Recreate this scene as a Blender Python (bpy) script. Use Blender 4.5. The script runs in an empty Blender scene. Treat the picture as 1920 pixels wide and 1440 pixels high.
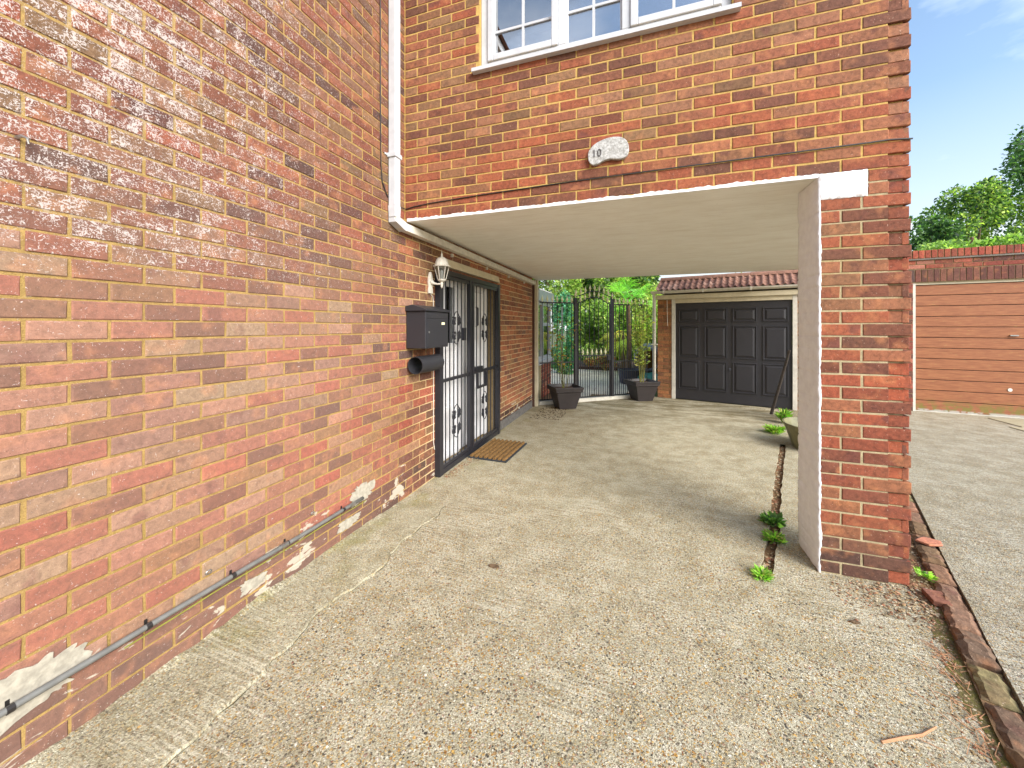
import bpy, math, random
import numpy as np
from mathutils import Vector, Matrix, noise
from mathutils.geometry import tessellate_polygon
R = random.Random(7)
C = bpy.context.scene.collection
sc = bpy.context.scene
PI = math.pi

# ------------------------------------------------------------------ camera, sky, sun, exposure
FPX = 710.0; YAW = math.atan(246 / FPX); CAMZ = 1.48; HOR = 613
cam = bpy.data.cameras.new('camera'); camo = bpy.data.objects.new('camera', cam); C.objects.link(camo)
cam.sensor_width = 36; cam.lens = 36 * FPX / 1920
cam.shift_y = -(720 - HOR) / 1920
cam.clip_start = 0.03; cam.clip_end = 600
camo.location = (0, 0, CAMZ); camo.rotation_euler = (PI / 2, 0, YAW)
sc.camera = camo

SUN_DIR = Vector((0.74, -0.54, 0.58)).normalized()
world = bpy.data.worlds.new("World"); sc.world = world; world.use_nodes = True
wn = world.node_tree.nodes; wl = world.node_tree.links
for n in list(wn): wn.remove(n)
wo = wn.new('ShaderNodeOutputWorld'); bg = wn.new('ShaderNodeBackground')
sky = wn.new('ShaderNodeTexSky'); sky.sky_type = 'NISHITA'; sky.sun_disc = False
sky.sun_elevation = math.asin(SUN_DIR.z); sky.sun_rotation = math.atan2(SUN_DIR.x, SUN_DIR.y)
sky.air_density = 1.3; sky.dust_density = 1.6; sky.ozone_density = 2.0
tc = wn.new('ShaderNodeTexCoord'); mp = wn.new('ShaderNodeMapping'); mp.inputs['Scale'].default_value = (1.2, 1.2, 3.2)
mp.inputs['Rotation'].default_value = (0, 0.25, 0.4); mp.inputs['Location'].default_value = (1.3, 2.1, 0.4)
cn = wn.new('ShaderNodeTexNoise'); cn.inputs['Scale'].default_value = 1.7; cn.inputs['Detail'].default_value = 7; cn.inputs['Roughness'].default_value = 0.55
cr = wn.new('ShaderNodeValToRGB'); cr.color_ramp.elements[0].position = 0.50; cr.color_ramp.elements[1].position = 0.82
cr.color_ramp.elements[0].color = (.0, .0, .0, 1); cr.color_ramp.elements[1].color = (.85, .85, .85, 1)
mixw = wn.new('ShaderNodeMix'); mixw.data_type = 'RGBA'
FILL_CLOUD = 7.5; HAZE = 3.6  # clouds brightened as added fill light, pattern shifted mostly out of view
mixw.inputs[7].default_value = (FILL_CLOUD, FILL_CLOUD * 1.02, FILL_CLOUD * 1.05, 1)
wl.new(tc.outputs['Generated'], mp.inputs['Vector']); wl.new(mp.outputs['Vector'], cn.inputs['Vector'])
wl.new(cn.outputs['Fac'], cr.inputs['Fac']); wl.new(cr.outputs['Color'], mixw.inputs[0])
sx = wn.new('ShaderNodeSeparateXYZ'); wl.new(tc.outputs['Generated'], sx.inputs[0])
hz = wn.new('ShaderNodeMapRange'); hz.inputs[1].default_value = -.02; hz.inputs[2].default_value = .40; hz.inputs[3].default_value = .85; hz.inputs[4].default_value = 0; wl.new(sx.outputs[2], hz.inputs[0])
mixh = wn.new('ShaderNodeMix'); mixh.data_type = 'RGBA'; mixh.inputs[7].default_value = (HAZE * .97, HAZE, HAZE * 1.04, 1)
wl.new(hz.outputs[0], mixh.inputs[0]); wl.new(sky.outputs['Color'], mixh.inputs[6]); wl.new(mixh.outputs[2], mixw.inputs[6]); wl.new(mixw.outputs[2], bg.inputs['Color'])
bg.inputs['Strength'].default_value = 0.11
wl.new(bg.outputs['Background'], wo.inputs['Surface'])
sun = bpy.data.lights.new('sun', 'SUN'); suno = bpy.data.objects.new('sun', sun); C.objects.link(suno)
sun.energy = 2.05; sun.angle = math.radians(40); sun.color = (1, 0.98, 0.95)
suno.rotation_euler = SUN_DIR.to_track_quat('Z', 'Y').to_euler(); suno.location = (3, -4, 9)
sc.view_settings.view_transform = 'Standard'; sc.view_settings.look = 'None'
sc.view_settings.gamma = 1; sc.view_settings.use_curve_mapping = False
sc.view_settings.exposure = 1.45
sc.render.engine = 'CYCLES'
sc.cycles.max_bounces = 8; sc.cycles.diffuse_bounces = 5; sc.cycles.transparent_max_bounces = 12

# ------------------------------------------------------------------ node helpers
def lin(c):
    return tuple(((x / 255) / 12.92 if x / 255 <= .04045 else ((x / 255 + .055) / 1.055) ** 2.4) for x in c)
def col(c, k=1.0):
    l = lin(c); return (l[0] * k, l[1] * k, l[2] * k, 1)

class NT:
    def __init__(s, name, rough=0.8, metal=0.0, spec=0.5):
        s.m = bpy.data.materials.new(name); s.m.use_nodes = True
        s.n = s.m.node_tree.nodes; s.l = s.m.node_tree.links
        s.b = s.n['Principled BSDF']; s.out = s.n['Material Output']
        s.b.inputs['Roughness'].default_value = rough; s.b.inputs['Metallic'].default_value = metal
        s.b.inputs['Specular IOR Level'].default_value = spec
        g = s.n.new('ShaderNodeNewGeometry'); s.pos = g.outputs['Position']
    def vec(s, v, scale=(1, 1, 1), rot=(0, 0, 0), loc=(0, 0, 0)):
        m = s.n.new('ShaderNodeMapping'); s.l.new(v, m.inputs['Vector'])
        m.inputs['Scale'].default_value = scale; m.inputs['Rotation'].default_value = rot; m.inputs['Location'].default_value = loc
        return m.outputs['Vector']
    def noise(s, v, scale, detail=4, rough=.5, dist=0):
        t = s.n.new('ShaderNodeTexNoise'); s.l.new(v, t.inputs['Vector'])
        t.inputs['Scale'].default_value = scale; t.inputs['Detail'].default_value = detail
        t.inputs['Roughness'].default_value = rough; t.inputs['Distortion'].default_value = dist
        return t.outputs['Fac']
    def voro(s, v, scale, out='Distance', feat='F1'):
        t = s.n.new('ShaderNodeTexVoronoi'); t.feature = feat; s.l.new(v, t.inputs['Vector'])
        t.inputs['Scale'].default_value = scale
        return t.outputs[out]
    def ramp(s, f, stops):
        r = s.n.new('ShaderNodeValToRGB'); s.l.new(f, r.inputs['Fac']); e = r.color_ramp.elements
        while len(e) < len(stops): e.new(.5)
        for i, (p, c) in enumerate(stops):
            e[i].position = p; e[i].color = c if len(c) == 4 else (*c, 1)
        return r.outputs['Color']
    def mr(s, f, a, b, c=0, d=1):
        r = s.n.new('ShaderNodeMapRange'); r.interpolation_type = 'SMOOTHSTEP'; s.l.new(f, r.inputs[0])
        for i, x in enumerate((a, b, c, d)): r.inputs[i + 1].default_value = x
        return r.outputs[0]
    def math(s, op, a, b=None):
        m = s.n.new('ShaderNodeMath'); m.operation = op
        for i, x in enumerate((a, b)):
            if x is None: continue
            if isinstance(x, (int, float)): m.inputs[i].default_value = x
            else: s.l.new(x, m.inputs[i])
        return m.outputs[0]
    def mix(s, f, a, b, mode='MIX'):
        m = s.n.new('ShaderNodeMix'); m.data_type = 'RGBA'; m.blend_type = mode
        for i, x in ((0, f), (6, a), (7, b)):
            if isinstance(x, (int, float)): m.inputs[i].default_value = x
            elif isinstance(x, tuple): m.inputs[i].default_value = x if len(x) == 4 else (*x, 1)
            else: s.l.new(x, m.inputs[i])
        return m.outputs[2]
    def attr(s, name='tint'):
        a = s.n.new('ShaderNodeAttribute'); a.attribute_name = name; return a
    def sep(s, v):
        x = s.n.new('ShaderNodeSeparateXYZ'); s.l.new(v, x.inputs[0]); return x.outputs
    def color(s, c):
        if isinstance(c, tuple): s.b.inputs['Base Color'].default_value = c if len(c) == 4 else (*c, 1)
        else: s.l.new(c, s.b.inputs['Base Color'])
    def rough(s, f): s.l.new(f, s.b.inputs['Roughness'])
    def bump(s, h, strength=.5, dist=.002):
        b = s.n.new('ShaderNodeBump'); b.inputs['Strength'].default_value = strength; b.inputs['Distance'].default_value = dist
        s.l.new(h, b.inputs['Height']); s.l.new(b.outputs[0], s.b.inputs['Normal'])

K = 0.80   # photo value of a sunlit surface -> base colour
def simple(name, c, rough=.6, metal=0, var=.12, vs=9, bumpd=0, bs=150, spec=.5, k=K):
    t = NT(name, rough, metal, spec); a = col(c, k)
    f = t.noise(t.pos, vs, 5, .6)
    t.color(t.mix(t.mr(f, .3, .7), tuple(x * (1 - var) for x in a[:3]), tuple(min(1, x * (1 + var)) for x in a[:3])))
    if bumpd: t.bump(t.noise(t.pos, bs, 3), .6, bumpd)
    return t.m

def ivy_marks(t, base, amount):
    """pale scars left by an old climber: short curved flecks, thick in clumps"""
    p = t.pos
    n1 = t.noise(t.vec(p, (1, 1, .45), (0.5, 0, 0)), 92, 3, .6, 1.4)
    n2 = t.noise(t.vec(p, (1, .4, 1), (-.45, 0, 0), (3, 7, 1)), 104, 3, .55, 1.2)
    n3 = t.noise(t.vec(p, (1, 1, 1), (0, 0, 0), (5, 1, 2)), 165, 2, .5, .8)
    clump = t.noise(p, 3.6, 3, .6); clump2 = t.noise(p, 14, 2, .5)
    xyz = t.sep(p); y = xyz[1]; z = xyz[2]
    hz = t.mr(z, 1.55, 1.85); near = t.mr(y, .7, 2.4, 1.12, .33); top = t.mr(z, 1.6, 3.0, .85, 1.0)
    low = t.mr(z, .55, 1.7, .05, .34)
    m = t.math('MULTIPLY', t.math('MULTIPLY', hz, near), top)
    m = t.math('MAXIMUM', m, t.math('MULTIPLY', low, .55))
    m = t.math('MULTIPLY', m, t.math('ADD', t.mr(clump, .30, .70, .58, .84), -0.0))
    m = t.math('MULTIPLY', m, t.mr(clump2, .3, .6, .5, 1.1))
    thr = t.math('SUBTRACT', .724, t.math('MULTIPLY', m, .20))
    def cut(n): return t.mr(t.math('SUBTRACT', n, thr), -.008, .03)
    f = t.math('MAXIMUM', t.math('MAXIMUM', cut(n1), cut(n2)), cut(n3))
    f = t.math('MULTIPLY', f, amount)
    return t.mix(t.math('MULTIPLY', f, .85), base, col((240, 228, 222), .64))

def base_patches(t, base, kind):
    """render smears and splashes along the foot of the wall"""
    p = t.pos; xyz = t.sep(p)
    n = t.noise(t.vec(p, (1, .55, 1.3)), 11, 5, .62, .5); low = t.mr(xyz[2], .10, .40, 1, 0); low2 = t.mr(xyz[2], .01, .07, .6, 1)
    big = t.noise(p, 1.9, 2)
    m = t.math('MULTIPLY', t.math('MULTIPLY', low, low2), t.mr(big, .42, .62))
    f = t.mr(t.math('ADD', n, t.math('MULTIPLY', m, .17)), .665, .70)
    f = t.math('MULTIPLY', f, t.mr(xyz[2], .36, .42, 1, 0))
    sp = t.mr(t.noise(p, 75, 3, .6), .69, .72); f2 = t.math('MULTIPLY', sp, t.mr(xyz[2], .3, .55, 1, 0))
    f = t.math('MAXIMUM', f, t.math('MULTIPLY', f2, .8))
    return t.mix(t.math('MULTIPLY', f, .85), base, col((212, 202, 182), .78))

def brick_mat(name, side=False, moss=False):
    t = NT(name, .88, 0, .35); a = t.attr('tint')
    off = t.n.new('ShaderNodeVectorMath'); off.operation = 'ADD'
    sc_ = t.n.new('ShaderNodeVectorMath'); sc_.operation = 'SCALE'; sc_.inputs['Scale'].default_value = 17.0
    cmb = t.n.new('ShaderNodeCombineXYZ')
    for i in range(3): t.l.new(a.outputs['Alpha'], cmb.inputs[i])
    t.l.new(cmb.outputs[0], sc_.inputs[0]); t.l.new(t.pos, off.inputs[0]); t.l.new(sc_.outputs[0], off.inputs[1])
    v = off.outputs[0]
    big = t.noise(v, 9, 2, .5); mid = t.noise(v, 45, 5, .65, .4); fine = t.noise(t.pos, 320, 3, .6)
    c = a.outputs['Color']
    c = t.mix(t.math('MULTIPLY', t.mr(big, .53, .70), t.mr(a.outputs['Alpha'], .45, .9, 0, .75)), c, col((112, 68, 62), .8))   # kiln-burnt patches
    c = t.mix(t.math('MULTIPLY', t.mr(big, .46, .30), .35), c, col((205, 138, 92), .8))
    c = t.mix(1.0, c, t.ramp(mid, [(.28, (.58, .56, .54)), (.5, (1.0, .99, .98)), (.72, (1.36, 1.34, 1.30))]), 'MULTIPLY')
    c = t.mix(1.0, c, t.ramp(fine, [(.3, (.80, .80, .80)), (.7, (1.18, 1.18, 1.18))]), 'MULTIPLY')
    pit = t.voro(t.pos, 150); c = t.mix(t.math('MULTIPLY', t.mr(pit, .16, .05), .45), c, col((70, 48, 38), .7))
    pale = t.mr(t.noise(t.pos, 95, 4, .7), .63, .70); c = t.mix(t.math('MULTIPLY', pale, .55), c, col((232, 200, 176), .85))
    grime = t.mr(t.noise(t.pos, 1.7, 4, .6), .5, .75); c = t.mix(t.math('MULTIPLY', grime, .28), c, col((120, 96, 66), .7))
    if side:
        c = t.mix(t.math('MULTIPLY', t.mr(t.sep(t.pos)[1], 3.2, 1.8), t.mr(t.sep(t.pos)[2], 2.6, 1.5, .05, .25)), c, col((222, 178, 158), .56))
        c = ivy_marks(t, c, 1.0); c = base_patches(t, c, 0)
        y = t.sep(t.pos)[1]
    t.color(c)
    h = t.math('ADD', t.math('MULTIPLY', mid, .7), t.math('ADD', t.math('MULTIPLY', fine, .4), t.math('MULTIPLY', t.mr(pit, .2, 0), -.5)))
    t.bump(h, .9, .0035)
    return t.m

def mortar_mat(name, c=(240, 200, 132), side=False, k=.86):
    t = NT(name, .95, 0, .2)
    n = t.noise(t.pos, 30, 5, .65); f = t.noise(t.pos, 260, 3, .7); b = t.noise(t.pos, 1.6, 4, .55)
    cc = t.mix(t.mr(n, .3, .7), col(c, k * .78), col(c, k * 1.08))
    cc = t.mix(t.mr(b, .52, .75, 0, .7), cc, col((206, 176, 98), k))
    cc = t.mix(t.mr(f, .35, .6, .3, 0), cc, col((130, 100, 60), k))
    if side:
        cc = t.mix(t.mr(t.sep(t.pos)[1], 2.7, 3.3, 0, .8), cc, col((240, 214, 166), .84))  # same mortar, painted paler under the soffit to offset its shade
        cc = ivy_marks(t, cc, .35); cc = base_patches(t, cc, 0)
    t.color(cc); t.bump(t.math('ADD', n, f), .9, .005)
    return t.m

def concrete_mat(name, tint=(1, 1, 1), peb=1.0, green=True):
    t = NT(name, .92, 0, .25); p = t.pos
    warp = t.n.new('ShaderNodeVectorMath'); warp.operation = 'ADD'
    nz = t.n.new('ShaderNodeTexNoise'); nz.inputs['Scale'].default_value = 60; t.l.new(p, nz.inputs['Vector'])
    s_ = t.n.new('ShaderNodeVectorMath'); s_.operation = 'SCALE'; s_.inputs['Scale'].default_value = .012
    t.l.new(nz.outputs['Color'], s_.inputs[0]); t.l.new(p, warp.inputs[0]); t.l.new(s_.outputs[0], warp.inputs[1]); q = warp.outputs[0]
    big = t.noise(p, .8, 4, .6); mid = t.noise(p, 5.5, 5, .65); fine = t.noise(p, 190, 3, .7)
    cem = t.mix(t.mr(mid, .3, .7), col((196, 186, 158), .74), col((232, 224, 200), .82))
    cem = t.mix(t.mr(fine, .35, .62, .60, 0), cem, col((110, 96, 70), .7))
    # pebbles: three sizes of voronoi cells
    def pebbles(scale, lo, hi, stops, density, seed):
        v = t.vec(q, (1, 1, 1), (0, 0, seed), (seed, seed * 2, 0))
        d = t.voro(v, scale, 'Distance'); cc = t.voro(v, scale, 'Color'); x = t.sep(cc)
        body = t.mr(d, hi, lo); on = t.mr(x[1], 1 - density, 1 - density + .02)
        return t.math('MULTIPLY', body, on), t.ramp(x[0], stops), d
    tan = [(0.0, col((84, 80, 76), .6)), (.13, col((140, 128, 112), .7)), (.33, col((206, 184, 140), .85)), (.5, col((220, 176, 100), .8)), (.62, col((172, 122, 72), .7)), (.76, col((222, 210, 186), .8)), (.92, col((244, 238, 222), .85)), (1, col((170, 104, 74), .7))]
    m1, c1, d1 = pebbles(125, .38, .50, tan, .92, .7)
    m2, c2, d2 = pebbles(70, .32, .42, tan, .60, 1.9)
    dark = [(0.0, col((84, 82, 86), .6)), (.25, col((150, 138, 124), .7)), (.6, col((226, 168, 70), .8)), (.8, col((245, 240, 230), .85)), (1, col((190, 118, 62), .7))]
    m3, c3, d3 = pebbles(46, .20, .34, dark, .22, 3.1)
    m4, c4, d4 = pebbles(30, .15, .26, dark, .05, 5.3)
    expo = t.math('MULTIPLY', t.mr(t.noise(p, 2.3, 6, .7), .32, .54, .55, 1.0), peb)
    y = t.sep(p)[1]; near = t.mr(y, 1.2, 5.5, 1, .55); expo = t.math('MULTIPLY', expo, near)
    c = t.mix(t.math('MULTIPLY', m1, expo), cem, c1)
    c = t.mix(t.math('MULTIPLY', m2, expo), c, c2)
    c = t.mix(t.math('MULTIPLY', m3, expo), c, c3)
    c = t.mix(t.math('MULTIPLY', m4, expo), c, c4)
    br = t.noise(t.vec(p, (1.1, 30, 1), (0, 0, .12)), 3.0, 4, .6); brm = t.mr(t.noise(p, 1.3, 3, .5, .5), .46, .62)
    c = t.mix(t.math('MULTIPLY', t.mr(br, .50, .62), t.math('MULTIPLY', brm, .50)), c, col((236, 228, 208), .80))
    c = t.mix(t.math('MULTIPLY', t.mr(br, .48, .38), t.math('MULTIPLY', brm, .30)), c, col((142, 128, 98), .65))
    stain = t.mr(t.noise(p, 1.15, 5, .62, .6), .50, .70)
    c = t.mix(t.math('MULTIPLY', stain, .12), c, col((160, 140, 98), .60))
    c = t.mix(t.math('MULTIPLY', t.mr(big, .45, .70), .10), c, col((205, 186, 160), .8))
    dk = t.mr(t.noise(t.vec(p, (1, 1, 1), (0, 0, 0), (9, 4, 0)), 2.6, 5, .7), .60, .74); c = t.mix(t.math('MULTIPLY', dk, .14), c, col((122, 110, 88), .6))
    if green:
        g1 = t.mr(y, 5.4, 7.4); g = t.math('MULTIPLY', t.mr(t.noise(t.vec(p, (1, 2.5, 1)), 1.7, 5, .62), .40, .60), g1)
        c = t.mix(t.math('MULTIPLY', g, .62), c, col((128, 108, 56), .6))
        x = t.sep(p)[0]; gw = t.math('MULTIPLY', t.mr(x, -1.50, -1.85), t.mr(t.noise(p, 3.4, 4, .6), .5, .7))
        c = t.mix(t.math('MULTIPLY', gw, .5), c, col((170, 162, 82), .65))
    c = t.mix(1.0, c, (*tint, 1), 'MULTIPLY')
    t.color(c)
    h = t.math('ADD', t.math('MULTIPLY', t.math('MULTIPLY', m2, expo), .6), t.math('ADD', t.math('MULTIPLY', fine, .5), t.math('ADD', t.math('MULTIPLY', br, .5), t.math('MULTIPLY', t.math('MULTIPLY', m1, expo), .4))))
    cr_ = t.noise(t.vec(p, (1, 1, 1), (0, 0, .7), (4, 2, 0)), 95, 4, .75)
    c2_ = t.mix(1.0, c, t.ramp(cr_, [(.30, (.52, .50, .46)), (.48, (1.0, 1.0, .99)), (.68, (1.34, 1.33, 1.30))]), 'MULTIPLY'); t.color(c2_)
    h = t.math('ADD', h, t.math('MULTIPLY', cr_, .9))
    t.bump(h, .95, .008)
    return t.m

def leaf_mat(name, rough=.5, trans=.5):
    t = NT(name, rough, 0, .4); a = t.attr('tint')
    t.color(t.mix(1.0, a.outputs['Color'], (2.1, 1.8, 2.6, 1), 'MULTIPLY'))
    tr = t.n.new('ShaderNodeBsdfTranslucent'); mx = t.n.new('ShaderNodeMixShader'); mx.inputs[0].default_value = trans
    br = t.mix(1.0, a.outputs['Color'], (2.6, 2.5, 1.6, 1), 'MULTIPLY'); t.l.new(br, tr.inputs['Color'])
    t.l.new(t.b.outputs[0], mx.inputs[1]); t.l.new(tr.outputs[0], mx.inputs[2]); t.l.new(mx.outputs[0], t.out.inputs['Surface'])
    return t.m

def glass_mat(name, fac=.4, tint=(.8, .85, .9)):
    t = NT(name); tr = t.n.new('ShaderNodeBsdfTransparent'); tr.inputs['Color'].default_value = (*tint, 1)
    gl = t.n.new('ShaderNodeBsdfGlossy'); gl.inputs['Roughness'].default_value = .01
    mx = t.n.new('ShaderNodeMixShader')
    fr = t.n.new('ShaderNodeFresnel'); fr.inputs['IOR'].default_value = 1.5
    f = t.math('ADD', t.math('MULTIPLY', fr.outputs[0], 1.2), fac); f = t.math('MINIMUM', f, .95)
    t.l.new(f, mx.inputs[0]); t.l.new(tr.outputs[0], mx.inputs[1]); t.l.new(gl.outputs[0], mx.inputs[2]); t.l.new(mx.outputs[0], t.out.inputs['Surface'])
    return t.m

M = {}
M['brick'] = brick_mat('brick'); M['brick_side'] = brick_mat('side_wall_brick', side=True)
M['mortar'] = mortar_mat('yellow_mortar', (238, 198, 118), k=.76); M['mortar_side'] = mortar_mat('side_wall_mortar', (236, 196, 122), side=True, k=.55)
M['mortar_pale'] = mortar_mat('pale_mortar', (216, 200, 160), k=.74)
M['mortar_grey'] = mortar_mat('garage_mortar', (178, 156, 118), k=.6)
M['concrete'] = concrete_mat('exposed_aggregate_concrete', (.96, .975, .945))
M['yard'] = concrete_mat('grey_aggregate_concrete', (.84, .855, .87), .9, False)
M['fillet'] = concrete_mat('smooth_concrete', (.92, .935, .89), .6)
M['white_pvc'] = simple('white_pvc', (244, 246, 250), .35, var=.07, k=.60)
M['old_white'] = simple('weathered_white_paint', (232, 226, 212), .6, var=.10, vs=14, bumpd=.0008)
M['cream'] = simple('cream_paint', (226, 214, 184), .6, var=.08)
M['black_metal'] = simple('satin_black_metal', (46, 46, 52), .38, var=.10, spec=.5)
M['charcoal'] = simple('charcoal_powder_coat', (50, 50, 55), .45, var=.05)
M['black_door'] = simple('black_garage_paint', (50, 49, 54), .42, var=.06)
M['inner_black'] = simple('dark_inside', (22, 22, 24), .8)
M['gold'] = simple('pale_gold_paint', (255, 248, 205), .35, .0, k=.95)
M['steel'] = simple('steel', (190, 190, 188), .35, .9)
M['cable'] = simple('black_cable', (44, 40, 38), .5)
M['conduit'] = simple('grey_conduit', (122, 122, 118), .5, var=.2, vs=12)
M['green_cable'] = simple('green_earth_cable', (150, 150, 60), .5)
M['pot'] = simple('dark_plastic', (62, 56, 56), .5, var=.1)
M['soil'] = simple('soil', (92, 66, 50), .95, var=.4, vs=40, bumpd=.006)
M['rubber'] = simple('rubber', (50, 56, 62), .7)
M['coir'] = simple('coir', (140, 104, 56), .95, var=.35, vs=60, bumpd=.004)
M['bark'] = simple('bark', (112, 90, 66), .9, var=.3, vs=20, bumpd=.01, bs=60)
M['wood_grey'] = simple('weathered_wood', (84, 74, 66), .85, var=.25, vs=30)
M['leaf'] = leaf_mat('leaf')
M['glass'] = glass_mat('window_glass', .34)
M['glass_dark'] = glass_mat('dark_glass', .12, (.5, .55, .5))
M['lamp_glass'] = glass_mat('lamp_glass', .10, (.85, .88, .85))
M['blind'] = simple('blind_slats', (200, 204, 206), .7, var=.05)
M['dark_backing'] = simple('brown_backing', (84, 70, 58), .9, var=.3, vs=25)
M['room'] = simple('dim_room', (120, 118, 116), .9)
M['terracotta'] = simple('roof_tile_clay', (158, 116, 98), .85, var=.2, vs=20, bumpd=.002)
M['plaster'] = simple('white_wall', (215, 210, 200), .9)
M['khaki'] = simple('khaki_plastic', (128, 124, 88), .55, var=.25, vs=12)
M['teal'] = simple('teal_sheet', (70, 160, 140), .5, var=.3, vs=8)
M['navy'] = simple('navy_plastic', (54, 60, 84), .5, var=.2)
M['greypot'] = simple('grey_glazed_pot', (140, 144, 158), .5, var=.2)
M['twig'] = simple('dry_twig', (200, 150, 110), .9)
M['moss_stone'] = simple('pebbles', (190, 170, 140), .9, var=.3, vs=40)
M['bitumen'] = simple('grey_bitumen_paint', (118, 114, 110), .9, var=.25, vs=22, bumpd=.003)
M['joint_dirt'] = simple('joint_dirt', (96, 90, 64), .95, var=.3, vs=40)
M['lead'] = simple('lead_flashing', (130, 122, 112), .7)
M['gravel_soil'] = simple('earth', (128, 98, 66), .95, var=.35, vs=30, bumpd=.01, bs=70)

def soffit_mat():
    t = NT('painted_soffit', .8, 0, .2); p = t.pos
    n = t.noise(t.vec(p, (1, 2.2, 1)), 3.2, 6, .65); f = t.noise(p, 120, 4, .7); s = t.noise(t.vec(p, (.4, 5, 1)), 9, 3, .6)
    c = t.mix(t.mr(n, .3, .7), col((244, 240, 230), .92), col((250, 248, 240), .94))
    c = t.mix(t.mr(s, .5, .72, 0, .18), c, col((196, 180, 150), .8))
    c = t.mix(t.mr(t.noise(p, 42, 3, .7), .70, .74, 0, .6), c, col((160, 140, 112), .7))
    t.color(c); t.bump(t.math('ADD', t.math('MULTIPLY', f, .6), s), .7, .004); return t.m
M['soffit'] = soffit_mat()
def render_mat():
    t = NT('white_masonry_paint', .6, 0, .3); p = t.pos
    n = t.noise(p, 16, 5, .6); f = t.noise(p, 90, 4, .6)
    c = t.mix(t.mr(n, .3, .7), col((244, 242, 244), .9), col((252, 251, 252), .92))
    c = t.mix(t.mr(t.noise(p, 60, 4, .7, 1.2), .70, .73, 0, .6), c, col((150, 140, 132), .8))
    t.color(c); t.bump(t.math('ADD', n, t.math('MULTIPLY', f, .5)), .8, .008); return t.m
M['white_render'] = render_mat()
def brown_mat():
    t = NT('brown_painted_boards', .55, 0, .4); p = t.pos; z = t.sep(p)[2]
    n = t.noise(t.vec(p, (1.2, 1.2, 14)), 5, 5, .65); f = t.noise(p, 26, 4, .7)
    c = t.mix(t.mr(n, .3, .7), col((158, 98, 66), .72), col((184, 120, 80), .78))
    c = t.mix(t.mr(t.math('MULTIPLY', n, f), .31, .40, 0, .55), c, col((190, 150, 92), .7))
    g = t.math('MULTIPLY', t.mr(z, .30, .10), t.mr(t.noise(p, 9, 4, .6), .42, .55)); c = t.mix(t.math('MULTIPLY', g, .8), c, col((146, 146, 66), .6))
    w = t.math('MULTIPLY', t.mr(z, .10, .05), t.mr(t.noise(p, 14, 4, .6), .40, .50)); c = t.mix(w, c, col((214, 214, 206), .8))
    t.color(c); t.bump(n, .4, .002); return t.m
M['brown'] = brown_mat()
def plaque_mat():
    t = NT('weathered_plaque', .85, 0, .2); p = t.pos
    n = t.noise(p, 60, 5, .7); g = t.noise(t.vec(p, (1, 1, 6)), 40, 3)
    c = t.mix(t.mr(n, .3, .7), col((160, 158, 152), .75), col((222, 222, 220), .8)); c = t.mix(t.mr(g, .6, .72, 0, .5), c, col((110, 104, 98), .7))
    t.color(c); t.bump(n, .8, .003); return t.m
M['plaque'] = plaque_mat()
def slab_mat():
    t = NT('patio_slab', .9, 0, .2); a = t.attr('tint'); p = t.pos; n = t.noise(p, 12, 5, .65)
    t.color(t.mix(1.0, a.outputs['Color'], t.ramp(n, [(.3, (.82, .8, .76)), (.7, (1.1, 1.1, 1.08))]), 'MULTIPLY')); t.bump(n, .4, .003); return t.m
M['slab'] = slab_mat()

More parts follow.
